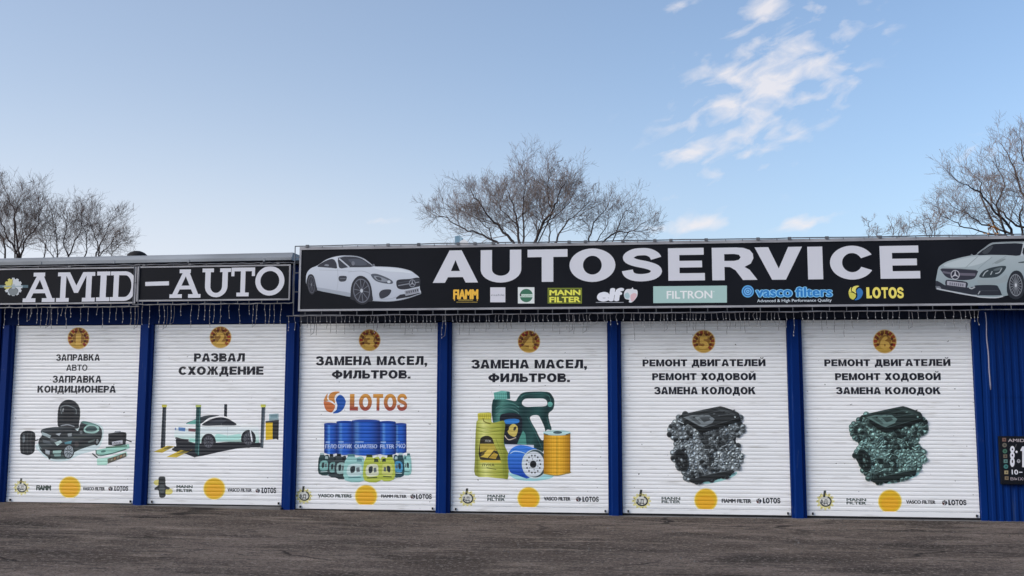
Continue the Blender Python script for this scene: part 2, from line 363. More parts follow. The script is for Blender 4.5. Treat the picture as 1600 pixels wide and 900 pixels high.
# ------------------------------------------------------------------ ground
def gz(x, y):
    t = min(max((-2.5-x)/8.0, 0), 1); base = .016+.078*t*t*(3-2*t)
    k = max(0, min(1, (y+9)/8)); return base*k
def ground():
    xs = [-600, -200, -80, -40, -25]+[-18+.5*i for i in range(73)]+[25, 40, 80, 200, 600]
    ys = [-300, -100, -40, -25]+[-18+.4*i for i in range(51)]+[4, 8, 14, 25, 60, 200, 700]
    g = random.Random(3)
    mb = MB(); n = len(xs)
    for y in ys:
        for x in xs:
            near = -18 < x < 18 and -17 < y < -.8
            mb.v.append((x, y, gz(x, y)+(g.uniform(-.008, .008) if near else 0)))
    for j in range(len(ys)-1):
        for i in range(n-1): mb.f.append((j*n+i, j*n+i+1, (j+1)*n+i+1, (j+1)*n+i))
    m = mat('worn_dark_asphalt', rough=.92, spec=.08); nt = m.node_tree; b = nt.nodes['Principled BSDF']
    tc = nt.nodes.new('ShaderNodeTexCoord')
    def noise(scale, s, det, lo, hi, rough=.55):
        mp = nt.nodes.new('ShaderNodeMapping'); mp.inputs['Scale'].default_value = scale; nt.links.new(tc.outputs['Object'], mp.inputs[0])
        n_ = nt.nodes.new('ShaderNodeTexNoise'); n_.inputs['Scale'].default_value = s; n_.inputs['Detail'].default_value = det; n_.inputs['Roughness'].default_value = rough
        nt.links.new(mp.outputs[0], n_.inputs['Vector'])
        r = nt.nodes.new('ShaderNodeMapRange'); r.inputs[1].default_value = lo; r.inputs[2].default_value = hi; nt.links.new(n_.outputs['Fac'], r.inputs[0]); return r.outputs[0]
    def mix(f, a, c, mode='MIX'):
        x = nt.nodes.new('ShaderNodeMixRGB'); x.blend_type = mode; nt.links.new(f, x.inputs[0])
        for k, v in ((1, a), (2, c)):
            if isinstance(v, tuple): x.inputs[k].default_value = (*v, 1)
            else: nt.links.new(v, x.inputs[k])
        return x.outputs[0]
    c = mix(noise((.7, 1.1, 1), .40, 8, .38, .62, .62), (.094, .072, .058), (.235, .186, .156))
    c = mix(noise((.4, 1.1, 1), .8, 8, .49, .62, .66), c, (.058, .046, .039))
    c = mix(noise((.35, 1.4, 1), 1.5, 8, .53, .70, .66), c, (.32, .255, .208))
    c = mix(noise((.6, 1.5, 1), 4.5, 7, .52, .68, .7), c, (.058, .048, .043))
    c = mix(noise((1, 1, 1), 20, 5, .52, .66, .72), c, (.31, .26, .222))
    c = mix(noise((1, 1, 1), 42, 3, .53, .66, .72), c, (.035, .030, .027))
    # cracks: thin wandering lines
    mpv = nt.nodes.new('ShaderNodeMapping'); mpv.inputs['Scale'].default_value = (.22, .5, 1); nz2 = nt.nodes.new('ShaderNodeTexNoise'); nz2.inputs['Scale'].default_value = 1.3; nz2.inputs['Detail'].default_value = 6
    nt.links.new(tc.outputs['Object'], nz2.inputs['Vector']); vm = nt.nodes.new('ShaderNodeVectorMath'); vm.operation = 'MULTIPLY_ADD'; vm.inputs[1].default_value = (.9, .9, 0)
    nt.links.new(nz2.outputs['Color'], vm.inputs[0]); nt.links.new(tc.outputs['Object'], vm.inputs[2]); nt.links.new(vm.outputs[0], mpv.inputs[0])
    vo = nt.nodes.new('ShaderNodeTexVoronoi'); vo.feature = 'DISTANCE_TO_EDGE'; vo.inputs['Scale'].default_value = 1.0; nt.links.new(mpv.outputs[0], vo.inputs['Vector'])
    vr = nt.nodes.new('ShaderNodeMapRange'); vr.inputs[1].default_value = .004; vr.inputs[2].default_value = .013; vr.inputs[3].default_value = .85; vr.inputs[4].default_value = 0; nt.links.new(vo.outputs['Distance'], vr.inputs[0])
    mlt = nt.nodes.new('ShaderNodeMath'); mlt.operation = 'MULTIPLY'; nt.links.new(vr.outputs[0], mlt.inputs[0]); nt.links.new(noise((1, 1, 1), .35, 4, .46, .58), mlt.inputs[1])
    c = mix(mlt.outputs[0], c, (.022, .019, .018))
    nt.links.new(c, b.inputs['Base Color'])
    bp = nt.nodes.new('ShaderNodeBump'); bp.inputs['Strength'].default_value = .9; bp.inputs['Distance'].default_value = .02
    nt.links.new(noise((1, 1, 1), 38, 6, .2, .8, .7), bp.inputs['Height']); nt.links.new(bp.outputs[0], b.inputs['Normal'])
    return mb.build('ground', m)
tag(ground(), kind='structure')

# ------------------------------------------------------------------ building
DOORS = [(9, 209, 787, 510.5), (230, 440.5, 790, 507), (461.5, 681, 798, 504), (704, 951, 802, 503), (973, 1236.5, 805.5, 502), (1261, 1531.5, 809.5, 500)]
dx_ = []
for u0, u1, vb, vt in DOORS: dx_.append((P(u0, vb).x, P(u1, vb).x, (P(u0, vb).z+P(u1, vb).z)/2+.012))
DOOR_TOP = 2.975
XL, XR = -12.6, 8.2
SPLIT = -5.40                                   # the lower left wing ends behind the big sign
bld = empty('garage_building', (0, 3.5, 0))
tag(bld, 'long blue metal garage row with six white roller shutters and blue pillars', 'building')
mb = MB()                                       # shell behind the shutters
mb.box(XL, XL+.15, .10, 7.2, -.1, 3.93); mb.box(XR-.15, XR, .10, 7.2, -.1, 3.93); mb.box(XL+.15, XR-.15, 7.05, 7.2, -.1, 3.93); mb.box(XL+.15, XR-.15, .12, .20, -.1, 3.93)
mb.build('wall', M['blue_sheet'], bld)
mb = MB(); mb.box(XL, SPLIT+.1, -.02, .118, DOOR_TOP+.01, 3.93); mb.build('header_panel', M['blue_band_shade'], bld, bevel=.006)
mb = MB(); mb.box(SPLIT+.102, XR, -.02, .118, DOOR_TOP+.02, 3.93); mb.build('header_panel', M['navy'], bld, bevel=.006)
posts = [(dx_[i][1], dx_[i+1][0]) for i in range(5)]
for a, b in posts+[(dx_[0][0]-.22, dx_[0][0]), (dx_[5][1], dx_[5][1]+.10)]:
    w = b-a; mb = MB(); g0 = gz((a+b)/2, -.1)
    mb.prism([(a+.004, .11), (a+.004, -.05), (a+.045, -.05), (a+.06, -.095), (b-.06, -.095), (b-.045, -.05), (b-.004, -.05), (b-.004, .11)][::-1] if w > .15 else
             [(a+.004, .11), (a+.004, -.06), (b, -.06), (b, .11)][::-1], g0-.05, DOOR_TOP+.005)
    mb.build('pillar', M['blue'], bld, bevel=.004)
def corrugated(x0, x1, y, z0, z1, pitch=.105, d=.018):
    prof = []; x = x0
    while x < x1-1e-6:
        for f, q in ((0, 0), (.42, 0), (.52, -d), (.90, -d)):
            if x+f*pitch <= x1: prof.append((x+f*pitch, y+q))
        x += pitch
    prof.append((x1, y)); m_ = MB(); m_.prism(prof, z0, z1, close=False); return m_
zs = P(1570, 621, -.08).z
a = corrugated(dx_[5][1]+.10, XR, -.075, gz(6, 0)-.03, zs+.03); b = corrugated(dx_[5][1]+.10, XR, -.083, zs, 3.9); a.add(b.v, b.f)
a.build('corrugated_cladding', M['blue_sheet'], bld)
a = corrugated(XL, dx_[0][0]-.22, -.075, gz(-11, 0)-.03, 3.9); a.build('corrugated_cladding', M['blue_sheet'], bld)
mb = MB()                                       # roof: zinc fascia on the left wing, felt behind the big sign
mb.box(SPLIT+.05, XR+.1, -.15, 7.3, 3.935, 3.99)
mb.build('roof', M['roof'], bld)
mb = MB()
z0a, z1a = 3.952, 4.075
mb.v += [(XL-.2, -.26, z0a), (SPLIT+.02, -.26, z0a+.03), (SPLIT+.02, -.26, z0a+.075), (XL-.2, -.26, z0a+.065), (XL-.2, -.235, z0a+.068), (SPLIT+.02, -.235, z0a+.078), (SPLIT+.02, -.20, z1a+.035), (XL-.2, -.20, z1a),
         (SPLIT+.02, 7.3, z1a+.16), (XL-.2, 7.3, z1a+.13), (XL-.2, 7.3, z0a), (SPLIT+.02, 7.3, z0a+.03)]
mb.f += [(0, 1, 2, 3), (3, 2, 5, 4), (4, 5, 6, 7), (7, 6, 8, 9), (9, 8, 11, 10), (10, 11, 1, 0), (0, 3, 4, 7, 9, 10), (1, 11, 8, 6, 5, 2)]
x = XL+.4
while x < SPLIT-.3:                             # lapped sheet joints
    mb.box(x, x+.03, -.266, -.20, z0a+.012, z0a+.06); x += 1.27
mb.build('zinc_flashing', M['zinc'], bld)

mb = MB(); mb.box(XL, dx_[2][0]-.2, -.13, .10, -.2, gz(-8, 0)+.002); mb.box(dx_[2][0]-.2, XR, -.13, .10, -.2, gz(4, 0)+.004)
mb.build('threshold', M['concrete'], bld)

# ------------------------------------------------------------------ artwork of the shutters
BLK = ink(28, 29, 38); WHITE = (.82, .825, .84)
GOLD, BROWN = ink(178, 142, 62), ink(112, 58, 34)
def emblem(art, u, v, r, digit, top=0):
    art.poly(ell(u, v, r*1.04, r*1.04, 32), ink(206, 176, 120))
    art.poly(ell(u, v, r*.97, r*.97, 32), GOLD)
    g = random.Random(int(u))
    for k in range(11):                         # red brown links round the rim, open at the foot
        a = -215+k*25; art.poly(stroke(ell(u, v, r*.80, r*.80, 4, 0, a+2, a+20), r*.34), ink(120+g.randint(-18, 30), 62+g.randint(-14, 18), 36))
    for k in range(6):
        a = -205+k*46; art.poly(ell(u+r*.66*math.cos(R(a)), v+r*.66*math.sin(R(a)), r*.13, r*.13, 8), ink(84, 44, 26))
    art.poly(ell(u, v-r*.02, r*.56, r*.54, 22), ink(138, 98, 44))
    art.text(digit, u-r*(.16 if digit == '1' else .33), u+r*(.16 if digit == '1' else .33), v-r*.46, v+r*.62, ink(198, 160, 78), .10)
def lotos(art, u0, u1, vt, vb, col):
    W5 = [('L', 0, .145), ('O', .16, .385), ('T', .405, .58), ('O', .592, .815), ('S', .825, 1)]
    for ch, a, b in W5: art.unit(LET[ch], u0+(u1-u0)*a, u0+(u1-u0)*b, vt, vb, col)
# hand drawn heavy capitals in a unit box
def box_(x0, x1, y0, y1): return [(x0, y0), (x1, y0), (x1, y1), (x0, y1)]
LET = {
 'A': [([(0, 0), (.27, 0), (.335, .17), (.665, .17), (.73, 0), (1, 0), (.635, 1), (.365, 1)], [[(.40, .36), (.50, .70), (.60, .36)]])],
 'U': [[(0, 1), (0, .42)]+[(.5-.5*math.cos(R(t)), .40-.41*math.sin(R(t))) for t in range(6, 180, 12)]+[(1, .42), (1, 1), (.72, 1), (.72, .42)]+[(.5+.22*math.cos(R(t)), .40-.20*math.sin(R(t))) for t in range(6, 180, 16)]+[(.28, .42), (.28, 1)]],
 'T': [[(0, 1), (0, .765), (.355, .765), (.355, 0), (.645, 0), (.645, .765), (1, .765), (1, 1)]],
 'O': [(ell(.5, .5, .5, .515, 40), [ell(.5, .5, .205, .29, 30)])],
 'S': [stroke(sm([(.86, .69), (.80, .80), (.66, .885), (.5, .90), (.31, .875), (.165, .765), (.19, .64), (.36, .555), (.62, .485), (.82, .39), (.855, .26), (.74, .145), (.5, .10), (.29, .125), (.165, .21), (.125, .33)], 4, False), .285, .225)],
 'E': [[(0, 0), (1, 0), (1, .225), (.31, .225), (.31, .40), (.93, .40), (.93, .605), (.31, .605), (.31, .785), (.98, .785), (.98, 1), (0, 1)]],
 'R': [[(0, 0), (.275, 0), (.275, .405), (.40, .40), (.52, .30), (.68, 0), (1, 0), (.83, .31), (.72, .40), (.86, .50), (.92, .66), (.91, .80), (.84, .92), (.70, .985), (.55, 1), (0, 1)], ],
 'V': [[(0, 1), (.29, 1), (.5, .34), (.71, 1), (1, 1), (.645, 0), (.355, 0)]],
 'I': [box_(0, 1, 0, 1)],
 'C': [stroke(ell(.5, .5, .365, .405, 40, 0, 27, 333), .275, .225)],
 'L': [[(0, 0), (1, 0), (1, .24), (.55, .24), (.55, 1), (0, 1)]],
}
LET['R'] = [(LET['R'][0], [[(.275, .59), (.275, .80), (.50, .80), (.60, .775), (.64, .70), (.60, .62), (.50, .59)]])]
def lotos_mark(art, u, v, r, a, b, c):          # three curved blades in a disc
    f = lambda l: [(u+(x-245)/185*r, v+(y-250)/165*r) for x, y in l]
    art.poly(sm(f([(150, 205), (150, 150), (190, 105), (260, 85), (335, 92), (272, 130), (245, 180), (252, 262), (200, 228)])), a)
    art.poly(sm(f([(62, 240), (120, 236), (190, 252), (250, 292), (245, 340), (200, 396), (150, 394), (90, 350)])), b)
    art.poly(sm(f([(68, 205), (100, 145), (130, 118), (118, 190), (140, 220), (70, 228)])), a)
    art.poly(sm(f([(270, 190), (320, 140), (370, 145), (420, 200), (430, 260), (390, 350), (310, 405), (215, 412), (275, 360), (290, 290), (270, 230)])), c)
def gear(art, u, v, r, dark=True, flat=1.0):
    pts = []
    for i in range(12):
        a = 30*i
        for da, k in ((-9, .80), (-6, 1), (6, 1), (9, .80)): pts.append((u+r*k*math.cos(R(a+da)), v+r*k*flat*math.sin(R(a+da))))
    art.poly(pts, ink(205, 198, 140)); art.poly(ell(u, v, r*.62, r*.62*flat, 22), ink(196, 196, 190))
    art.poly(stroke(ell(u+.06*r, v, r*.55, r*.55*flat, 18, 0, -70, 170), r*.15), ink(46, 48, 50))
    art.text('АД', u-r*.55, u+r*.25, v-r*.22, v+r*.25, ink(40, 46, 52), .03)
    if dark: art.poly([(u-r*.16, v-r*1.18), (u+r*.10, v-r*1.18), (u-r*.02, v-r*.45), (u-r*.26, v-r*.45)], ink(50, 54, 50))
    g = random.Random(int(u*3))
    for k in range(9):
        a = g.uniform(0, 360); art.poly(ell(u+r*.82*math.cos(R(a)), v+r*.82*flat*math.sin(R(a)), r*.09, r*.07, 6), ink(150, 140, 80))
def disc(art, u, v, r):
    art.poly(ell(u, v, r*1.09, r*1.09, 36), ink(226, 205, 130)); art.poly(ell(u, v, r, r, 36), ink(208, 166, 40))
    art.poly(ell(u, v+r*.18, r*.78, r*.62, 28), ink(212, 158, 38))

# --- shutter 1: car, tyre, seat, battery
def art_air(A_):
    dr_ = ramp([(0, (64, 72, 78)), (.25, (30, 35, 40)), (.45, (58, 66, 70)), (.6, (28, 33, 38)), (.85, (52, 66, 66)), (1, (92, 116, 112))])
    def dkcar(u, v): return dr_((v-660)/58+.004*(u-110))
    c = crop(20, 615, 7.5); D, G = ink(33, 38, 44), ink(100, 108, 112); T = ink(150, 185, 178)
    A_.poly(sm(c([(270, 600), (330, 700), (450, 785), (620, 790), (800, 710), (1000, 640), (1060, 480), (1040, 380), (900, 350), (500, 500)])), ink(190, 206, 208))
    A_.poly(sm(c([(525, 250), (540, 150), (590, 90), (660, 70), (730, 95), (780, 160), (788, 250), (775, 350), (760, 410), (600, 400), (530, 385)])), D)
    A_.poly(stroke(sm(c([(572, 235), (562, 165), (620, 138), (700, 158), (742, 190), (742, 240)]), 4, False), 1.5), G)
    A_.poly(sm(c([(600, 190), (700, 190), (715, 250), (700, 330), (600, 330), (590, 250)])), ink(28, 32, 38))
    A_.poly(stroke(c([(592, 170), (585, 215)]), 1.6), ink(140, 146, 150)); A_.poly(stroke(c([(545, 275), (770, 275)]), .8), ink(22, 26, 32))
    A_.poly(stroke(sm(c([(560, 378), (640, 365), (720, 385)]), 4, False), 1.6), ink(150, 156, 162))
    A_.poly(sm(c([(330, 430), (400, 402), (520, 390), (700, 400), (762, 435), (800, 335), (860, 325), (960, 355), (1020, 390), (1045, 440), (1040, 520), (1000, 595), (950, 602), (800, 650), (720, 690), (640, 760), (580, 770), (450, 762), (340, 685), (300, 600), (310, 530), (340, 490)], )), dkcar)
    A_.poly(sm(c([(800, 335), (860, 325), (960, 358), (1020, 395), (960, 385), (860, 360)])), ink(92, 132, 126))
    A_.poly(sm(c([(830, 420), (870, 370), (940, 365), (1000, 385), (1010, 430), (960, 465), (860, 460)])), T)
    A_.poly(sm(c([(848, 420), (880, 385), (940, 382), (980, 398), (985, 428), (940, 445), (870, 442)])), ink(58, 78, 80))
    A_.poly(ell(*c([(800, 455)])[0], 2.2, 2.6, 14), G)
    for q, col in (([(340, 445), (450, 492), (430, 522), (338, 482)], (150, 165, 168)), ([(500, 472), (565, 462), (545, 498)], (150, 158, 165)), ([(640, 470), (690, 462), (690, 500), (650, 505)], (130, 138, 142)),
                   ([(345, 535), (430, 560), (460, 600), (360, 575)], (78, 86, 92)), ([(440, 520), (520, 540), (500, 560), (440, 545)], (95, 102, 108)), ([(488, 575), (555, 548), (582, 570), (520, 612)], (166, 188, 186)),
                   ([(606, 572), (690, 552), (682, 590), (610, 592)], (88, 140, 152)), ([(468, 668), (572, 662), (560, 700), (470, 702)], (140, 172, 165)), ([(478, 712), (560, 706), (560, 735), (490, 738)], (110, 140, 136)),
                   ([(378, 655), (432, 668), (432, 722), (385, 702)], (158, 166, 172)), ([(300, 590), (330, 640), (340, 660), (305, 620)], (130, 150, 150)), ([(700, 500), (880, 495), (860, 515), (720, 530)], (52, 58, 58)),
                   ([(880, 560), (970, 530), (965, 550), (890, 580)], (84, 96, 96)), ([(420, 420), (520, 405), (600, 412), (520, 430)], (58, 64, 70)), ([(600, 420), (680, 415), (700, 440), (620, 445)], (46, 52, 58))):
        A_.poly(c(q), ink(*col))
    A_.poly(ell(*c([(655, 682)])[0], 8.6, 11.2, 24, 12), ink(26, 30, 34)); A_.poly(ell(*c([(655, 680)])[0], 7, 9.6, 24, 12), ink(140, 150, 156))
    for k in range(9): a = R(40*k); x0, y0 = c([(655, 680)])[0]; A_.poly(stroke([(x0+1.5*math.cos(a), y0+2*math.sin(a)), (x0+6*math.cos(a), y0+8.5*math.sin(a))], 1.1), ink(52, 58, 62))
    A_.poly(ell(*c([(985, 562)])[0], 3.6, 6.2, 18, 8), ink(26, 30, 34)); A_.poly(ell(*c([(990, 560)])[0], 1.8, 4, 14, 8), ink(120, 130, 134))
    A_.poly(ell(*c([(430, 742)])[0], 2.4, 4, 14), ink(24, 28, 32)); A_.poly(ell(*c([(748, 595)])[0], 3.4, 5, 14), ink(62, 60, 62))
    A_.poly(stroke(c([(255, 555), (300, 540)]), 1.6), D)
    A_.poly(sm(c([(85, 560), (92, 475), (145, 437), (225, 440), (262, 480), (258, 600), (250, 680), (200, 716), (150, 718), (92, 688)])), ink(32, 36, 42))
    for x in (122, 168, 212): A_.poly(stroke(sm(c([(x+10, 455), (x, 520), (x, 640), (x+8, 700)]), 3, False), 1.0), ink(66, 72, 78))
    A_.poly(sm(c([(115, 500), (140, 490), (140, 560), (118, 570)])), ink(96, 104, 110))
    for y in (480, 520, 560, 600, 640): A_.poly(stroke(c([(200, y), (255, y+6)]), .7), ink(18, 20, 24))
    A_.poly(c([(1120, 468), (1195, 458), (1280, 450), (1325, 455), (1332, 482), (1320, 605), (1220, 616), (1118, 600)]), ink(36, 38, 44))
    A_.poly(c([(1190, 455), (1200, 440), (1262, 438), (1270, 452)]), ink(124, 128, 134)); A_.poly(ell(*c([(1306, 480)])[0], 2.6, 3.2, 14), ink(22, 24, 28))
    A_.poly(c([(1162, 566), (1285, 542), (1288, 588), (1162, 602)]), ink(172, 174, 182)); A_.text('AКБ', *[c([(1180, 0)])[0][0], c([(1270, 0)])[0][0]], c([(0, 566)])[0][1], c([(0, 588)])[0][1], ink(70, 72, 80), .02)
    A_.poly(stroke(c([(1320, 538), (1392, 566)]), 1.8), ink(30, 32, 36))
    A_.poly(c([(985, 660), (1090, 640), (1360, 592), (1368, 640), (1200, 692), (1050, 732), (978, 700)]), ink(142, 190, 176))
    A_.poly(stroke(sm(c([(975, 660), (985, 712), (1040, 726), (1200, 690), (1330, 650)]), 4, False), 1.6), ink(62, 92, 86))
    A_.poly(stroke(c([(1090, 632), (1340, 612)]), 2.4), ink(80, 112, 96)); A_.poly(ell(*c([(1060, 678)])[0], 4, 1.8, 14, -10), ink(70, 110, 104))
    A_.poly(c([(985, 765), (1110, 748), (1330, 676), (1342, 725), (1110, 812), (1100, 838), (990, 838)]), ink(168, 208, 194))
    A_.poly(c([(1110, 765), (1328, 690), (1332, 738), (1112, 822)]), ink(88, 86, 76))
    for k in range(5): A_.poly(c([(1150+36*k, 766-13*k), (1172+36*k, 758-13*k), (1168+36*k, 782-13*k), (1148+36*k, 790-13*k)]), ink(*((150, 112, 72) if k % 2 else (128, 128, 112))))
    A_.poly(stroke(c([(932, 702), (992, 752)]), 2.0), ink(28, 34, 36))
# --- shutter 2: car on a four post lift
def art_lift(A_):
    cr_ = ramp([(0, (226, 230, 232)), (.45, (218, 224, 226)), (.56, (196, 206, 208)), (.66, (214, 222, 223)), (.85, (182, 208, 202)), (1, (150, 186, 178))])
    def carcol(u, v): return cr_((v-648)/44)
    c = crop(230, 620, 7.273); D = ink(33, 36, 43); Y = ink(190, 166, 62)
    A_.poly(c([(175, 108), (216, 108), (203, 582), (152, 582)]), ink(36, 42, 50)); A_.poly(c([(166, 88), (222, 88), (222, 118), (166, 118)]), ink(186, 178, 72))
    A_.poly(stroke(c([(203, 130), (188, 560)]), .7), ink(92, 98, 104))
    A_.poly(c([(875, 84), (908, 84), (906, 235), (872, 235)]), D)
    for y in (110, 150, 190): A_.poly(c([(878, y), (906, y), (906, y+9), (878, y+9)]), ink(74, 80, 88))
    A_.poly(sm(c([(330, 480), (470, 505), (600, 530), (1050, 505), (1280, 520), (1290, 572), (1180, 575), (1000, 592), (800, 632), (560, 682), (450, 652), (280, 605), (330, 560)]), 3), D)
    A_.poly(sm(c([(318, 360), (345, 326), (440, 308), (560, 292), (605, 300), (650, 246), (730, 222), (830, 216), (925, 235), (985, 275), (1055, 310), (1200, 318), (1262, 342), (1272, 400), (1272, 500), (1240, 522), (1060, 512), (780, 512), (600, 522), (482, 512), (468, 488), (320, 468)])), carcol)
    A_.poly(sm(c([(440, 305), (520, 266), (640, 220), (720, 208), (820, 214), (700, 242), (620, 300), (560, 312)])), ink(48, 56, 62))
    A_.poly(c([(438, 308), (520, 268), (560, 254), (556, 312)]), ink(104, 166, 156))
    A_.poly(sm(c([(625, 324), (700, 266), (800, 234), (880, 237), (950, 267), (1012, 322), (820, 326)])), ink(36, 39, 47))
    A_.poly(stroke(c([(838, 238), (842, 322)]), .8), ink(84, 88, 94)); A_.poly(sm(c([(700, 300), (800, 262), (900, 262), (840, 300)])), ink(54, 58, 66))
    A_.poly(sm(c([(785, 425), (920, 440), (1055, 425), (1048, 480), (900, 500), (785, 505)])), ink(160, 206, 198)); A_.poly(c([(480, 470), (560, 480), (600, 515), (490, 512)]), ink(150, 205, 192))
    A_.poly(stroke(sm(c([(620, 345), (800, 350), (1060, 335)]), 4, False), .7), ink(170, 184, 188)); A_.poly(stroke(c([(912, 340), (914, 470)]), .5), ink(176, 186, 190))
    A_.poly(c([(355, 345), (436, 352), (430, 392), (355, 386)]), ink(84, 122, 172)); A_.poly(ell(*c([(322, 365)])[0], 1.1, 1.9, 10), ink(90, 110, 160))
    A_.poly(c([(470, 358), (552, 364), (546, 398), (466, 392)]), ink(112, 78, 84)); A_.poly(stroke(sm(c([(320, 466), (400, 486), (470, 492)]), 4, False), 2.6), ink(52, 48, 54))
    for x, y, rx, ry in ((697, 512, 11.4, 13), (1150, 478, 11.6, 14)):
        q = c([(x, y)])[0]; A_.poly(ell(*q, rx, ry, 28), ink(34, 36, 43)); A_.poly(ell(*q, rx*.66, ry*.72, 24), ink(84, 86, 94))
        for k in range(10): a = R(36*k); A_.poly(stroke([(q[0]+1.2*math.cos(a), q[1]+1.2*math.sin(a)), (q[0]+rx*.62*math.cos(a), q[1]+ry*.68*math.sin(a))], 1.3), ink(44, 46, 54))
    A_.poly(stroke(c([(1170, 372), (1192, 510)]), 2.0), ink(214, 218, 222))
    A_.poly(c([(556, 108), (611, 108), (592, 672), (540, 688)]), ink(30, 66, 68)); A_.poly(c([(550, 92), (612, 92), (612, 116), (550, 116)]), ink(160, 172, 92))
    A_.poly(stroke(c([(600, 125), (582, 660)]), .9), ink(84, 130, 128))
    A_.poly(c([(1300, 108), (1343, 108), (1318, 582), (1284, 576)]), ink(58, 68, 78)); A_.poly(c([(1290, 86), (1346, 86), (1346, 118), (1290, 118)]), ink(190, 190, 84)); A_.poly(stroke(c([(1332, 130), (1310, 560)]), .8), ink(112, 124, 132))
    for q in ([(72, 626), (225, 556), (312, 562), (170, 636)], [(216, 684), (395, 600), (512, 600), (332, 690)]):
        A_.poly(c(q), Y); m0 = [((q[0][0]+q[1][0])/2+20, (q[0][1]+q[1][1])/2+8), ((q[1][0]*.7+q[2][0]*.3), q[1][1]+6), (q[2][0]-20, q[2][1]+4), ((q[3][0]+q[2][0])/2, (q[3][1]+q[2][1])/2-2)]; A_.poly(c(m0), ink(108, 100, 50))
    A_.poly(c([(310, 562), (512, 598), (470, 620), (300, 590)]), D); A_.poly(c([(512, 600), (580, 668), (540, 690), (455, 655)]), D)
    A_.poly(c([(1345, 292), (1430, 284), (1426, 482), (1345, 492)]), ink(206, 172, 42)); A_.poly(c([(1425, 274), (1496, 268), (1490, 492), (1466, 478), (1425, 482)]), ink(42, 44, 48)); A_.poly(c([(1345, 276), (1496, 262), (1496, 290), (1345, 296)]), ink(48, 50, 54))
    A_.poly(c([(1385, 196), (1492, 188), (1492, 262), (1440, 266), (1385, 272)]), ink(142, 166, 172)); A_.poly(c([(1400, 206), (1480, 200), (1480, 240), (1400, 248)]), ink(112, 140, 148))
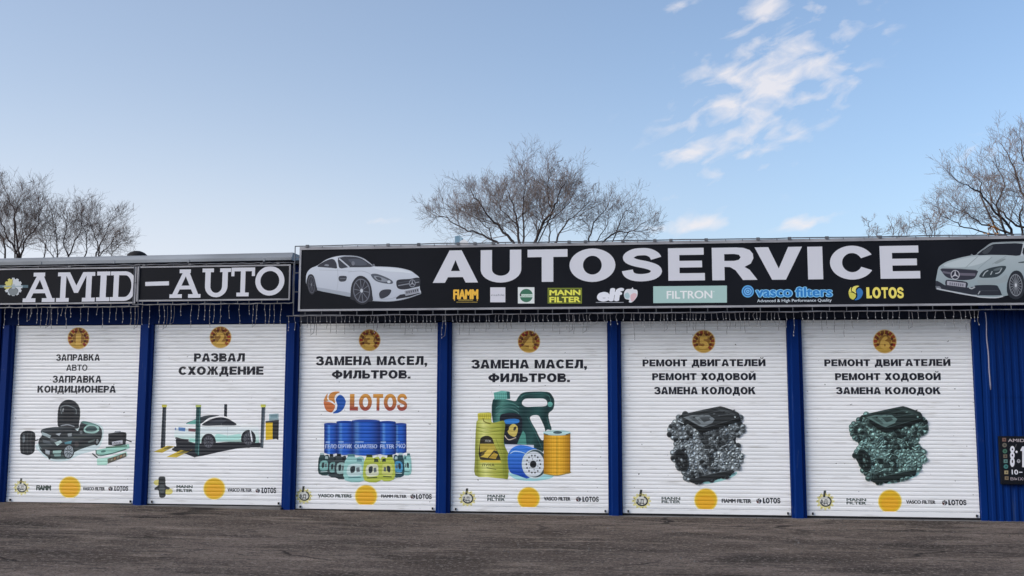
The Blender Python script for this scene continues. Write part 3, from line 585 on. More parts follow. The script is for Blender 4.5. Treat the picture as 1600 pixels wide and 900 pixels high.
# --- shutter 3: barrels and cans
def art_barrels(A_):
    c = crop(490, 600, 5.624)
    lotos_mark(A_, *c([(184, 162)])[0], 17.2, ink(190, 128, 66), ink(182, 104, 60), ink(30, 80, 158))
    def og(t): t = min(max(t, 0), 1); a, b = ink(140, 56, 58), ink(198, 142, 62); return tuple(a[i]+(b[i]-a[i])*t for i in range(3))
    u0, u1 = c([(318, 0)])[0][0], c([(822, 0)])[0][0]; lotos(A_, u0, u1, c([(0, 88)])[0][1], c([(0, 234)])[0][1], og)
    def drum(x0, x1, y0, y1, hl=.27, word=''):
        q = c([(x0, y0), (x1, y1)]); (ux0, vy0), (ux1, vy1) = q; bow = 2.2
        def col(t):
            e = max(0, 1-abs(t-hl)/.13); s = math.sin(math.pi*min(max(t*.92+.06, 0), 1)); b0, b1, b2 = (10, 34, 96), (26, 84, 178), (104, 160, 220)
            return ink(*[b0[i]+(b1[i]-b0[i])*s+(b2[i]-b1[i])*.75*e for i in range(3)])
        A_.strips(ux0, ux1, lambda t: vy0-bow*math.sin(math.pi*t)+bow, lambda t: vy1+bow*math.sin(math.pi*t)-bow, col)
        A_.poly(ell((ux0+ux1)/2, vy0+bow*.9, (ux1-ux0)/2, bow*.9, 24), ink(22, 60, 140))
        for f in (.37, .60): A_.poly(stroke(sm([(ux0, vy0+(vy1-vy0)*f-1), ((ux0+ux1)/2, vy0+(vy1-vy0)*f+.8), (ux1, vy0+(vy1-vy0)*f-1)], 4, False), .8), ink(18, 52, 128))
        vt = vy0+(vy1-vy0)*.66
        if word: A_.text(word, ux0+(ux1-ux0)*.10, ux1-(ux1-ux0)*.10, vt+1, vt+7.5, ink(166, 182, 214), .05)
        A_.poly([(ux0+(ux1-ux0)*.12, vt-3), (ux0+(ux1-ux0)*.42, vt-3), (ux0+(ux1-ux0)*.42, vt-1.6), (ux0+(ux1-ux0)*.12, vt-1.6)], ink(150, 180, 220))
    drum(92, 212, 340, 618, .35, 'ГЕЛО'); drum(712, 816, 342, 612, .2, 'ЭКО'); drum(200, 350, 322, 625, .25, 'СЕРТИК'); drum(572, 722, 324, 626, .3, 'FILTER'); drum(336, 582, 312, 630, .18, 'QUARTESO')
    def can(x0, x1, y0, y1, col, dark, lab, flip=False):
        f = (lambda a: x1-(a)*(x1-x0)) if flip else (lambda a: x0+a*(x1-x0)); g = lambda b: y0+b*(y1-y0)
        A_.poly(sm(c([(f(.04), g(1)), (f(0), g(.35)), (f(.12), g(.12)), (f(.2), g(0)), (f(.48), g(0)), (f(.55), g(.10)), (f(.85), g(.05)), (f(.98), g(.25)), (f(1), g(1))]), 3), col)
        A_.poly(c([(f(.62), g(.12)), (f(.84), g(.14)), (f(.88), g(.26)), (f(.60), g(.26))]), dark)
        A_.poly(c([(f(.16), g(-.04)), (f(.50), g(-.04)), (f(.50), g(.07)), (f(.16), g(.07))]), dark)
        A_.poly(sm(c([(f(.20), g(.40)), (f(.78), g(.36)), (f(.86), g(.62)), (f(.82), g(.80)), (f(.18), g(.82))]), 3), lab)
        A_.poly(sm(c([(f(.30), g(.48)), (f(.52), g(.44)), (f(.50), g(.66)), (f(.32), g(.70))]), 3), ink(38, 48, 52)); A_.poly(c([(f(.58), g(.50)), (f(.74), g(.48)), (f(.76), g(.66)), (f(.60), g(.68))]), ink(90, 100, 104))
        A_.poly(c([(f(.2), g(.88)), (f(.8), g(.86)), (f(.8), g(.90)), (f(.2), g(.92))]), dark)
    DK, TL, LM, PG = ink(36, 60, 62), ink(134, 182, 178), ink(166, 178, 72), ink(178, 200, 200)
    A_.poly(c([(60, 790), (130, 700), (800, 690), (850, 780), (700, 838), (300, 846)]), ink(150, 172, 174))
    can(42, 140, 612, 790, DK, ink(150, 170, 170), ink(120, 168, 164)); can(128, 215, 622, 806, ink(44, 56, 60), ink(24, 32, 36), ink(110, 150, 148)); can(786, 858, 616, 790, TL, ink(60, 96, 96), ink(150, 198, 192), True)
    can(700, 795, 612, 806, ink(36, 66, 74), ink(150, 176, 178), ink(70, 140, 180), True); can(188, 292, 620, 822, ink(48, 58, 62), ink(22, 30, 34), ink(140, 168, 166))
    can(585, 712, 628, 838, LM, ink(40, 54, 40), ink(186, 190, 110), True); can(270, 450, 625, 846, ink(140, 186, 182), ink(86, 128, 134), PG); can(440, 590, 628, 848, LM, ink(48, 60, 40), ink(196, 200, 176))
# --- shutter 4: oil can, bottle, filters
def art_oil(A_):
    c = crop(730, 600, 5.624); G1, G2 = ink(30, 68, 66), ink(22, 46, 50); BG = WHITE
    A_.poly(sm(c([(360, 780), (480, 800), (740, 795), (730, 830), (590, 852), (430, 838)])), ink(150, 198, 202))
    q = c([(225, 140), (300, 130), (370, 140), (425, 150), (445, 118), (480, 82), (540, 68), (700, 68), (745, 100), (766, 150), (756, 220), (716, 258), (720, 320), (742, 402), (700, 402), (672, 470), (672, 585), (600, 600), (330, 560), (225, 332)])
    gr_ = ramp([(0, (26, 58, 58)), (.10, (74, 126, 116)), (.22, (44, 88, 84)), (.5, (24, 52, 54)), (.72, (40, 78, 76)), (.86, (22, 46, 48)), (1, (34, 70, 68))])
    def gcol(u, v): return gr_((u-770)/96+.0025*(v-650))
    A_.poly(sm(q, 3), gcol)
    A_.poly(sm(c([(482, 160), (510, 131), (600, 128), (672, 130), (702, 155), (690, 192), (600, 198), (520, 200), (488, 184)])), BG)
    A_.poly(sm(c([(552, 296), (575, 276), (622, 276), (648, 312), (684, 404), (672, 486), (645, 484), (604, 404), (565, 336)])), BG)
    A_.poly(stroke(sm(c([(470, 120), (520, 90), (690, 90), (730, 130), (735, 180)]), 4, False), 1.2), ink(58, 104, 100)); A_.poly(ell(*c([(728, 178)])[0], 4, 4, 16), ink(96, 160, 150))
    for k, (r_, cc) in enumerate(((0, (70, 118, 112)), (26, (56, 98, 94)), (54, (84, 120, 118)))): A_.poly(stroke(sm(c([(250, 215+r_), (320, 170+r_), (400, 172+r_), (455, 205+r_)]), 4, False), 1.3), ink(*cc))
    A_.poly(stroke(c([(530, 290), (600, 430), (655, 560)]), 1.0), ink(52, 92, 90)); A_.poly(stroke(c([(700, 290), (722, 390)]), 1.4), ink(46, 80, 80))
    A_.poly(c([(233, 76), (300, 60), (372, 66), (376, 132), (240, 136)]), ink(98, 164, 154))
    for x in range(245, 372, 18): A_.poly(stroke(c([(x, 78), (x+1, 130)]), .6), ink(70, 128, 120))
    A_.poly(c([(346, 66), (374, 68), (378, 130), (352, 132)]), ink(40, 84, 84))
    A_.poly(sm(c([(285, 300), (335, 258), (430, 258), (482, 306), (476, 430), (440, 530), (330, 520)]), 3), ink(24, 30, 40))
    A_.poly(sm(c([(326, 318), (390, 306), (452, 312), (448, 342), (345, 352)]), 3), ink(48, 118, 190)); A_.poly(sm(c([(355, 402), (398, 350), (440, 372), (442, 420), (420, 462), (372, 446)]), 3), ink(190, 172, 92))
    A_.poly(ell(*c([(350, 390)])[0], 3.2, 4, 14), ink(18, 18, 24)); A_.poly(ell(*c([(418, 392)])[0], 2, 3.5, 12, 25), ink(60, 54, 40)); A_.poly(stroke(sm(c([(330, 452), (365, 490), (430, 470)]), 4, False), 1.5), ink(190, 176, 160))
    A_.poly(c([(440, 524), (490, 408), (512, 440), (522, 540)]), ink(74, 136, 124))
    A_.poly(c([(330, 530), (585, 536), (585, 600), (340, 612)]), ink(198, 204, 222))
    lr_ = ramp([(0, (134, 138, 58)), (.10, (176, 180, 92)), (.24, (204, 206, 128)), (.5, (170, 172, 78)), (.72, (150, 154, 62)), (.86, (116, 124, 42)), (1, (146, 152, 66))])
    def lcol(u, v): return lr_((u-742)/52-.0009*(v-645))
    A_.poly(sm(c([(95, 262), (150, 250), (210, 256), (212, 326), (240, 340), (318, 322), (334, 360), (326, 430), (322, 520), (350, 585), (365, 640), (360, 822), (320, 832), (180, 818), (70, 802), (68, 660), (70, 520), (80, 340), (94, 318)]), 3), lcol)
    A_.poly(c([(92, 258), (208, 254), (210, 310), (94, 314)]), ink(190, 182, 70))
    for x in range(104, 205, 16): A_.poly(stroke(c([(x, 262), (x+1, 306)]), .7), ink(146, 138, 44))
    for pts in ([(90, 380), (180, 395), (300, 378)], [(88, 410), (180, 425), (310, 405)], [(84, 505), (92, 700), (90, 770)], [(250, 480), (310, 640), (318, 800)]): A_.poly(stroke(sm(c(pts), 4, False), 1.0), ink(124, 134, 54))
    A_.poly(stroke(sm(c([(140, 300), (150, 330), (205, 350)]), 4, False), 1.8), ink(116, 112, 44))
    A_.poly(sm(c([(112, 505), (128, 468), (175, 454), (218, 475), (240, 535), (270, 600), (292, 655), (275, 670), (112, 662)]), 3), ink(46, 42, 32))
    for pts, cc in (([(112, 525), (235, 525), (262, 590), (200, 575), (112, 600)], (172, 152, 62)), ([(115, 640), (190, 568), (240, 575), (180, 650)], (206, 180, 78)), ([(190, 650), (235, 600), (270, 620), (250, 660)], (170, 142, 54)), ([(130, 600), (160, 580), (150, 620), (118, 640)], (92, 80, 44)), ([(112, 668), (288, 670), (300, 692), (112, 690)], (196, 176, 66))): A_.poly(c(pts), ink(*cc))
    A_.text('ЛСК', *[c([(x, 0)])[0][0] for x in (156, 210)], c([(0, 492)])[0][1], c([(0, 510)])[0][1], ink(190, 190, 180), .02)
    A_.text('ЛУКА', *[c([(x, 0)])[0][0] for x in (130, 240)], c([(0, 700)])[0][1], c([(0, 722)])[0][1], ink(52, 54, 36), .03); A_.poly(stroke(c([(170, 735), (255, 752)]), .9), ink(70, 76, 40))
    A_.poly(stroke(c([(80, 772), (250, 785)]), .7), ink(120, 130, 50)); A_.poly(stroke(c([(250, 785), (355, 770)]), .7), ink(120, 130, 50))
    def bcol(u, v): t = min(max((v-695)/48, 0), 1); a, b = ink(60, 124, 212), ink(16, 66, 158); return tuple(a[i]+(b[i]-a[i])*t for i in range(3))
    A_.poly(sm(c([(362, 612), (400, 560), (470, 536), (565, 556), (620, 600), (560, 820), (440, 800), (375, 772), (358, 690)]), 3), bcol)
    A_.poly(stroke(sm(c([(378, 612), (420, 590), (500, 606), (540, 640)]), 4, False), 1.2), ink(170, 200, 232)); A_.poly(stroke(sm(c([(400, 580), (470, 556), (560, 580)]), 4, False), .9), ink(40, 100, 190))
    q = c([(592, 702)])[0]; A_.poly(ell(*q, 20, 23, 40), ink(188, 200, 204)); A_.poly(ell(q[0]+1.2, q[1]-.3, 18.2, 21.6, 40), ink(48, 68, 72)); A_.poly(ell(q[0]-1.3, q[1]+.3, 16.4, 19.8, 40), ink(196, 202, 208))
    A_.poly(ell(q[0]-2.2, q[1]+.6, 5.2, 5.8, 24), ink(24, 26, 30))
    for k in range(14): a = R(360/14*k); A_.poly(ell(q[0]-1.8+11*math.cos(a), q[1]+.4+13.6*math.sin(a), 1.2, 1.5, 10), ink(32, 34, 38))
    for k in range(6): a = R(60*k+20); A_.poly(stroke([(q[0]-2+6*math.cos(a), q[1]+.5+7*math.sin(a)), (q[0]-2+8.6*math.cos(a), q[1]+.5+10*math.sin(a))], 1.2), ink(120, 124, 132))
    u0, v0 = c([(672, 428)])[0]; u1, v1 = c([(906, 792)])[0]
    def ycol(t): s = math.sin(math.pi*min(max(t, .02), .98)); d = .8 if .46 < t < .54 else 1; return ink(*[(a+(b-a)*s)*d for a, b in ((150, 222), (104, 170), (18, 48))])
    A_.strips(u0, u1, lambda t: v0, lambda t: v1+2.6*math.sin(math.pi*t)-1.4, ycol, 24)
    for k in range(15): x = u0+(u1-u0)*(k+.6)/15.5; A_.poly(stroke([(x, v0+2), (x, v1)], .35), ink(172, 124, 24))
    A_.poly(ell((u0+u1)/2, v0+.2, (u1-u0)/2+.8, 4.4, 30), ink(174, 204, 204)); A_.poly(ell((u0+u1)/2+1, v0-.4, 7, 2.2, 20), ink(62, 84, 90)); A_.poly(stroke([(u0, v0+1.2), (u0+7, v0+3.6)], 1.4), ink(70, 92, 90)); A_.poly(stroke([(u1-7, v0+3.2), (u1, v0+.8)], 1.4), ink(70, 92, 90))
    A_.poly(stroke(sm([(u0, v1-1), ((u0+u1)/2, v1+2), (u1+1, v1-3)], 4, False), 1.4), ink(150, 130, 60))
# --- shutters 5 and 6: engine
def inside(p, poly):
    r_ = False; n = len(poly)
    for i in range(n):
        (x1, y1), (x2, y2) = poly[i], poly[i-1]
        if (y1 > p[1]) != (y2 > p[1]) and p[0] < (x2-x1)*(p[1]-y1)/(y2-y1)+x1: r_ = not r_
    return r_
def art_engine(A_, x0, tint, seed, sx=1.0):
    c = crop(x0, 625, 6.427); g = random.Random(seed)
    def t(v, k=0): return ink(v*tint[0], v*tint[1]+k, v*tint[2]+k)
    sil = [(190, 165), (230, 145), (430, 100), (590, 66), (640, 68), (780, 120), (812, 160), (832, 220), (858, 280), (842, 332), (782, 362), (770, 420), (800, 470), (832, 560), (822, 640), (762, 702), (730, 746), (600, 790), (420, 830), (340, 836), (270, 792), (222, 722), (150, 605), (130, 530), (142, 500), (180, 482), (165, 430), (112, 372), (92, 300), (120, 240), (160, 210)]
    A_.poly(sm(c([(420, 815), (600, 780), (740, 735), (780, 720), (760, 760), (620, 815), (470, 842)])), ink(150, 196, 194))
    A_.poly(sm(c(sil), 3), t(46))
    cover = [(200, 158), (590, 66), (650, 70), (790, 125), (812, 168), (802, 205), (440, 325), (280, 215)]
    big = sm(sil, 3)
    def tone(x, y):                             # castings read lighter on the left bank and along the sump
        v = .5
        if 530 < x < 835 and 470 < y < 690: v = .80
        if 150 < x < 440 and 300 < y < 720: v = .74
        if 90 < x < 300 and 190 < y < 420: v = .56
        if 450 < x < 690 and 340 < y < 500: v = .26
        if y > 715 or (480 < x < 560 and y > 500): v = .26
        return v
    def lump(x, y, r_, n=6): a0 = g.uniform(0, 6.3); st = g.uniform(.55, 1); ro = g.uniform(0, 3.14); return [(x+r_*g.uniform(.72, 1.2)*(math.cos(a0+6.283*k/n)*math.cos(ro)-st*math.sin(a0+6.283*k/n)*math.sin(ro)), y+r_*g.uniform(.72, 1.2)*(math.cos(a0+6.283*k/n)*math.sin(ro)+st*math.sin(a0+6.283*k/n)*math.cos(ro))) for k in range(n)]
    seeds = []
    while len(seeds) < 300:
        p = (g.uniform(90, 865), g.uniform(140, 830))
        if inside(p, big) and not inside(p, cover) and all(math.dist(p, q) > 19 for q in seeds): seeds.append(p)
        elif g.random() < .0006: break
    for x, y in seeds:
        R0 = 34; cell = [(x+R0*math.cos(R(30*k)), y+R0*math.sin(R(30*k))) for k in range(12)]
        for qx, qy in sorted(seeds, key=lambda q: math.dist(q, (x, y)))[1:11]:
            mx, my, nx, ny = (x+qx)/2, (y+qy)/2, qx-x, qy-y; out = []
            for i in range(len(cell)):
                p, q = cell[i], cell[(i+1) % len(cell)]; dp, dq = (p[0]-mx)*nx+(p[1]-my)*ny, (q[0]-mx)*nx+(q[1]-my)*ny
                if dp <= 0: out.append(p)
                if dp*dq < 0: k = dp/(dp-dq); out.append((p[0]+(q[0]-p[0])*k, p[1]+(q[1]-p[1])*k))
            cell = out
            if len(cell) < 3: break
        if len(cell) < 3: continue
        L = tone(x, y); lit = g.random() < L+.20; rd = g.random() < .45; sh = lambda f, ox=0, oy=0: (lambda q: sm(q, 2) if rd else q)(c([(x+ox+(a_-x)*f, y+oy+(b_-y)*f) for a_, b_ in cell]))
        v = g.uniform(104, 166)*(.64+.42*L) if lit else g.uniform(44, 82)
        A_.poly(sh(.94), t(v))
        A_.poly(sh(.66, g.uniform(1, 3), g.uniform(2, 4)), t(v*g.uniform(.55, .80)))
        if lit: A_.poly(sh(.44, -4, -5), t(min(v*g.uniform(1.25, 1.6), 226)))
        if g.random() < .42: A_.poly(sh(.30, g.uniform(0, 6), g.uniform(0, 6)), t(g.choice((24, 34, 50))))
    for k in range(70):                         # pipes and ribs
        x, y = g.uniform(120, 840), g.uniform(220, 800)
        if not inside((x, y), big) or inside((x, y), cover): continue
        a = g.choice((.35, .5, 1.1, 2.2, -.4)); s = g.uniform(12, 34); v = g.uniform(150, 210) if g.random() < tone(x, y) else g.uniform(30, 60)
        A_.poly(stroke(c([(x-s*math.cos(a), y-s*math.sin(a)), (x+s*.1, y+s*.12), (x+s*math.cos(a), y+s*math.sin(a))]), g.uniform(.7, 1.5)), t(v))
    A_.poly(c([(195, 165), (230, 147), (590, 66), (650, 70), (790, 125), (808, 165), (440, 292), (410, 278), (285, 198)]), t(46))
    A_.poly(c([(436, 288), (812, 168), (818, 215), (790, 220), (440, 330)]), t(26)); A_.poly(c([(280, 192), (436, 286), (440, 330), (400, 318), (272, 226)]), t(30))
    A_.poly(c([(240, 172), (330, 152), (500, 150), (556, 192), (532, 230), (440, 272), (400, 258)]), t(122)); A_.poly(c([(300, 180), (350, 168), (420, 236), (400, 246)]), t(86)); A_.poly(c([(400, 176), (490, 168), (515, 200), (450, 226)]), t(70)); A_.poly(c([(560, 90), (640, 84), (760, 132), (700, 150)]), t(64))
    for k in range(9): x = 350+50*k; y = 205-9*k+(k % 2)*28-30; A_.poly(c(ell(x, y, 12, 6, 10, -12)), t(g.choice((96, 130, 24))))
    for q in ([(240, 152), (590, 76)], [(300, 176), (640, 100)], [(450, 280), (800, 178)], [(470, 180), (780, 130)], [(590, 85), (760, 150)]): A_.poly(stroke(c(q), .7), t(84))
    A_.poly(ell(*c([(760, 170)])[0], 1.4, 1.3, 10), t(190))
    A_.poly(c(ell(225, 606, 66, 118, 28, -20)), t(30)); A_.poly(stroke(c(ell(225, 606, 58, 106, 28, -20)), .9), t(62))
    for k in range(7): a = R(51*k); A_.poly(c(ell(225+30*math.cos(a), 610+58*math.sin(a), 8, 12, 9, -20)), t(g.choice((18, 74, 86))))
    A_.poly(c(ell(225, 606, 16, 28, 14, -20)), t(80)); A_.poly(c(ell(222, 600, 8, 14, 12, -20)), t(150))
    A_.poly(sm(c([(300, 800), (420, 770), (560, 735), (720, 700), (740, 735), (600, 780), (430, 822), (340, 832)]), 3), t(40)); A_.poly(stroke(c([(430, 760), (730, 700)]), 1), t(96))
    A_.poly(sm(c([(160, 560), (140, 520), (180, 488), (230, 500), (290, 560), (300, 640)]), 3), t(52)) if False else None
def art_robot(A_, u, v):                        # dark bottle shaped badge on a yellow splash
    A_.poly(ell(u-7, v-9, 6, 4.5, 14), ink(206, 196, 120)); A_.poly(ell(u+10, v+5, 7, 5, 16), ink(204, 192, 110)); A_.poly(stroke([(u+8, v), (u+18, v+1)], .8), ink(170, 160, 110))
    A_.poly(sm([(u-5, v-17), (u, v-18.5), (u+5, v-17), (u+5.5, v-6), (u+8, v-3), (u+12, v-1), (u+11, v+2), (u+6, v+2.5), (u+5.5, v+12), (u+1, v+15), (u-4, v+13), (u-5.5, v+3), (u-11, v+2.5), (u-11.5, v-.5), (u-7, v-3.5), (u-5.5, v-7)], 3), ink(44, 48, 50))
    A_.poly(sm([(u-3.5, v-4), (u+3.5, v-4), (u+3.5, v+6), (u-3.5, v+6)], 3), ink(74, 80, 82)); A_.poly(stroke([(u-4, v-9), (u+4, v-9)], 1), ink(80, 86, 88))

def cyr(ch, s, h):                              # wide heavy capitals: shapes in cap heights, and the width
    B = box_; w = .98
    def dia(x0, y0, x1, y1, t): return [(x0, y0), (x0+t, y0), (x1+t, y1), (x1, y1)]
    def bowl(x, y0, y1, wd):                    # a closed D bowl from the stem at x
        r = (y1-y0)/2; ri = r-h; m = (y0+y1)/2; c_ = wd-r*.95
        o = [(x, y0), (c_, y0)]+[(c_+r*.95*math.cos(R(t)), m+r*math.sin(R(t))) for t in range(-80, 90, 16)]+[(c_, y1), (x, y1)]
        k = max(r*.95-s*.95, .04); i = [(x+s, y0+h), (c_, y0+h)]+[(c_+k*math.cos(R(t)), m+ri*math.sin(R(t))) for t in range(-80, 90, 20)]+[(c_, y1-h), (x+s, y1-h)]
        return (o, [i])
    if ch == 'П': return [B(0, s, 0, 1-h), B(w-s, w, 0, 1-h), B(0, w, 1-h, 1)], w
    if ch == 'Г': return [B(0, s, 0, 1-h), B(0, .80, 1-h, 1)], .80
    if ch == 'Т': return [B(.46-s/2, .46+s/2, 0, 1-h), B(0, .92, 1-h, 1)], .92
    if ch == 'Н': return [B(0, s, 0, 1), B(w-s, w, 0, 1), B(s, w-s, .5-h/2, .5+h/2)], w
    if ch == 'Е': return [B(0, s, 0, 1), B(s, .86, 0, h), B(s, .86, 1-h, 1), B(s, .80, .5-h/2, .5+h/2)], .86
    if ch in 'ИЙ':
        l = [B(0, s, 0, 1), B(w-s, w, 0, 1), [(s, .06), (s, .06+h*1.7), (w-s, .94), (w-s, .94-h*1.7)]]
        if ch == 'Й': l.append(stroke([(w*.5-.20, 1.27), (w*.5-.12, 1.14), (w*.5+.12, 1.14), (w*.5+.20, 1.27)], .11))
        return l, w
    if ch == 'Ц': return [B(0, s, h, 1), B(w-s, w, h, 1), B(0, w+.10, 0, h), B(w-.08, w+.10, -.20, 0)], w+.10
    if ch == 'К': return [B(0, s, 0, 1), [(s, .38), (s, .62), (.64, 1), (.64+s*1.15, 1), (s+.22, .52)], [(s+.16, .52), (s+.36, .68), (.70+s*1.2, 0), (.66, 0)]], .70+s*1.2
    if ch == 'Х': return [dia(0, 0, .98-s*1.12, 1, s*1.12), dia(.98-s*1.12, 0, 0, 1, s*1.12)], .98
    if ch == 'Ж':
        w = 1.40; m = .70; return [B(m-s/2, m+s/2, 0, 1), [(m-s/2, .40), (m-s/2, .62), (.33, 1), (.05, 1), (.40, .52)], [(m+s/2, .40), (m+s/2, .62), (w-.33, 1), (w-.05, 1), (w-.40, .52)], [(m-s/2-.05, .60), (.32, .60), (0, 0), (s*1.15, 0)], [(m+s/2+.05, .60), (w-.32, .60), (w, 0), (w-s*1.15, 0)]], w
    if ch == 'М':
        w = 1.16; return [B(0, s, 0, 1), B(w-s, w, 0, 1), [(s, 1), (s, .62), (w/2-.11, 0), (w/2+.11, 0), (w-s, .62), (w-s, 1), (w/2, .30)]], w
    if ch == 'Л': return [B(w-s, w, 0, 1-h), B(.20, w, 1-h, 1), [(0, 0), (.02, h), (.09, h+.02), (.16, .36), (.20, 1-h), (.20+s*.98, 1-h), (.18+s*.95, .40), (.10+s*.9, .10), (.20, .0)]], w
    if ch == 'Д': return [B(0, 1.08, 0, h), B(0, s*.72, -.20, 0), B(1.08-s*.72, 1.08, -.20, 0), B(.94-s, .94, h, 1-h), B(.24, .94, 1-h, 1), [(.12, h), (.24, .50), (.24, 1-h), (.24+s*.95, 1-h), (.22+s, .52), (.14+s, h)]], 1.08
    if ch == 'О': return [(ell(.53, .5, .53, .52, 30), [ell(.53, .5, .53-s, .52-h*1.02, 26)])], 1.06
    if ch == 'С': return [stroke(ell(.52, .5, .52-s/2, .515-h/2, 28, 0, 38, 322), s, h)], .98
    if ch == 'Р': return [B(0, s, 0, .36), bowl(0, .36, 1, .88)], .88
    if ch == 'Ь': return [B(0, s, .60, 1), bowl(0, 0, .62, .90)], .90
    if ch == 'В': return [bowl(0, 0, .57, .94), bowl(0, .43+.04, 1, .88)], .94
    if ch == 'А': return [([(0, 0), (s*1.12, 0), (s*1.12+.085, .20), (1.06-s*1.12-.085, .20), (1.06-s*1.12, 0), (1.06, 0), (.53+s*.62, 1), (.53-s*.62, 1)], [[(.53-.165, .20+h*.95), (.53, .76), (.53+.165, .20+h*.95)]])], 1.06
    if ch == 'Ф': return [(ell(.62, .5, .62, .38, 30), [ell(.62, .5, .62-s, .38-h*.95, 24)]), B(.62-s/2, .62+s/2, -.02, 1.02)], 1.24
    if ch == 'З': return [stroke(sm([(.10, .73), (.16, .84), (.32, .905), (.54, .89), (.68, .80), (.68, .66), (.56, .56), (.36, .53)], 4, False), s*.98, h), stroke(sm([(.36, .53), (.60, .50), (.75, .40), (.76, .24), (.62, .11), (.40, .09), (.20, .14), (.09, .27)], 4, False), s*.98, h)], .90
    if ch == ',': return [B(0, s, 0, .24), [(s*.35, 0), (s, 0), (s*.62, -.20), (s*.12, -.20)]], s
    if ch == '.': return [B(0, s, 0, .24)], s
    return [], .42                              # space
def heading(A_, body, u0, u1, vt, vb, col, s, h):
    gap = .10; x = 0; lay = []
    for ch in body:
        sh, w = cyr(ch, s, h); lay.append((x, sh)); x += w+gap
    T = x-gap; vm = (vt+vb)/2; um = (u0+u1)/2; X0, X1 = P(u0, vm, A_.y).x, P(u1, vm, A_.y).x; Z1, Z0 = P(um, vt, A_.y).z, P(um, vb, A_.y).z
    f = lambda o, l: [(X0+(X1-X0)*(o+a)/T, Z0+(Z1-Z0)*b) for a, b in l]
    for o, sh in lay:
        for q in sh:
            outer, holes = q if isinstance(q, tuple) else (q, [])
            A_.poly(f(o, outer), col, [f(o, k) for k in holes], px=False)
HEAD = [
 [('ЗАПРАВКА', 88, 156, 553.5, 563.7, .07), ('АВТО', 103.5, 136.5, 569.7, 579.3, .04), ('ЗАПРАВКА', 82.5, 158.5, 587, 598, .07), ('КОНДИЦИОНЕРА', 58.5, 181, 602.7, 613.5, .07)],
 [('РАЗВАЛ', 303, 382.5, 552, 565, .12), ('СХОЖДЕНИЕ', 279, 411.7, 572.7, 585.6, .12)],
 [('ЗАМЕНА МАСЕЛ,', 494, 667.5, 556.6, 570.5, .12), ('ФИЛЬТРОВ.', 518.5, 641.5, 578.5, 591.5, .085)],
 [('ЗАМЕНА МАСЕЛ,', 737, 917, 562, 575.6, .12), ('ФИЛЬТРОВ.', 763, 890.5, 583.4, 597, .085)],
 [('РЕМОНТ ДВИГАТЕЛЕЙ', 1004, 1196, 561.5, 572.3, .10), ('РЕМОНТ ХОДОВОЙ', 1019, 1180.7, 583, 594, .10), ('ЗАМЕНА КОЛОДОК', 1022.6, 1180.7, 604.7, 616, .10)],
 [('РЕМОНТ ДВИГАТЕЛЕЙ', 1288, 1485, 561.3, 572, .10), ('РЕМОНТ ХОДОВОЙ', 1304.7, 1469.7, 583, 594, .10), ('ЗАМЕНА КОЛОДОК', 1306.6, 1469.7, 605, 615.7, .10)]]
EMB = [(122.5, 528.5, 16.5, '1'), (344.5, 527, 16.5, '2'), (577.5, 531.5, 16.5, '3'), (826.5, 533.8, 17, '4'), (1099.5, 533.5, 17.5, '5'), (1382.5, 533.5, 18, '6')]
# gear, side text lines, disc, text, mark, word
LOGO = [((33.6, 762, 12.5), [('FIAMM', 57, 79, 758, 766, .03)], (109, 761.5, 16), ('VASCO FILTER', 129.5, 163.5, 761, 766), (172.7, 763.5, 3.4), (178.6, 200.3, 759.5, 766.8)),
        ((253, 763, 0), [('MANN', 276, 300.5, 758, 762.5, .03), ('FILTER', 276, 300.5, 764, 768.5, .03)], (334.8, 763.6, 16), ('VASCO FILTER', 355.6, 393, 763, 768), (402.7, 766.6, 3.4), (408.7, 431.5, 762, 770.6)),
        ((474.8, 775, 13), [('VASCO FILTERS', 497, 549, 772, 777, .03)], (572, 775, 16.3), ('FIAMM FILTER', 595.7, 635, 772.8, 777.6), (645, 775.6, 3.8), (650, 674.5, 772, 779.7)),
        ((730.3, 779, 13.5), [('MANN', 761.7, 788.5, 773, 777.2, .03), ('FILTER', 761.7, 788.5, 778.2, 782.5, .03)], (826, 778.6, 16.5), ('VASCO FILTER', 850, 891, 776.3, 782), (903.8, 779.9, 4), (910, 935.5, 776, 784)),
        ((1002.3, 783, 15), [('MANN', 1034, 1062.5, 776.5, 780.7, .03), ('FILTER', 1034, 1062.5, 781.7, 786, .03)], (1102.9, 781.2, 17), ('FIAMM FILTER', 1128, 1173.4, 779.5, 785.5), (1185.7, 782.8, 4), (1192, 1219.3, 778, 786.5)),
        ((1289.6, 783.5, 14.5), [('MANN', 1323, 1353, 778.5, 782.8, .03), ('FILTER', 1323, 1353, 783.8, 788, .03)], (1390.6, 783.5, 17.3), ('VASCO FILTER', 1416, 1461.3, 781.5, 787), (1476, 785.5, 4), (1481.8, 1510, 781, 789.3))]
PART_LABELS = ['white roller shutter printed with a dark car, tyre and battery', 'white roller shutter printed with a white car on a four post lift', 'white roller shutter printed with blue barrels',
               'white roller shutter printed with a green oil can and filters', 'white roller shutter printed with a grey engine', 'white roller shutter printed with a green tinted engine']
PICS = [art_air, art_lift, art_barrels, art_oil, lambda A_: art_engine(A_, 1030, (.94, 1.0, 1.03), 5), lambda A_: art_engine(A_, 1315, (.76, .96, .93), 9)]
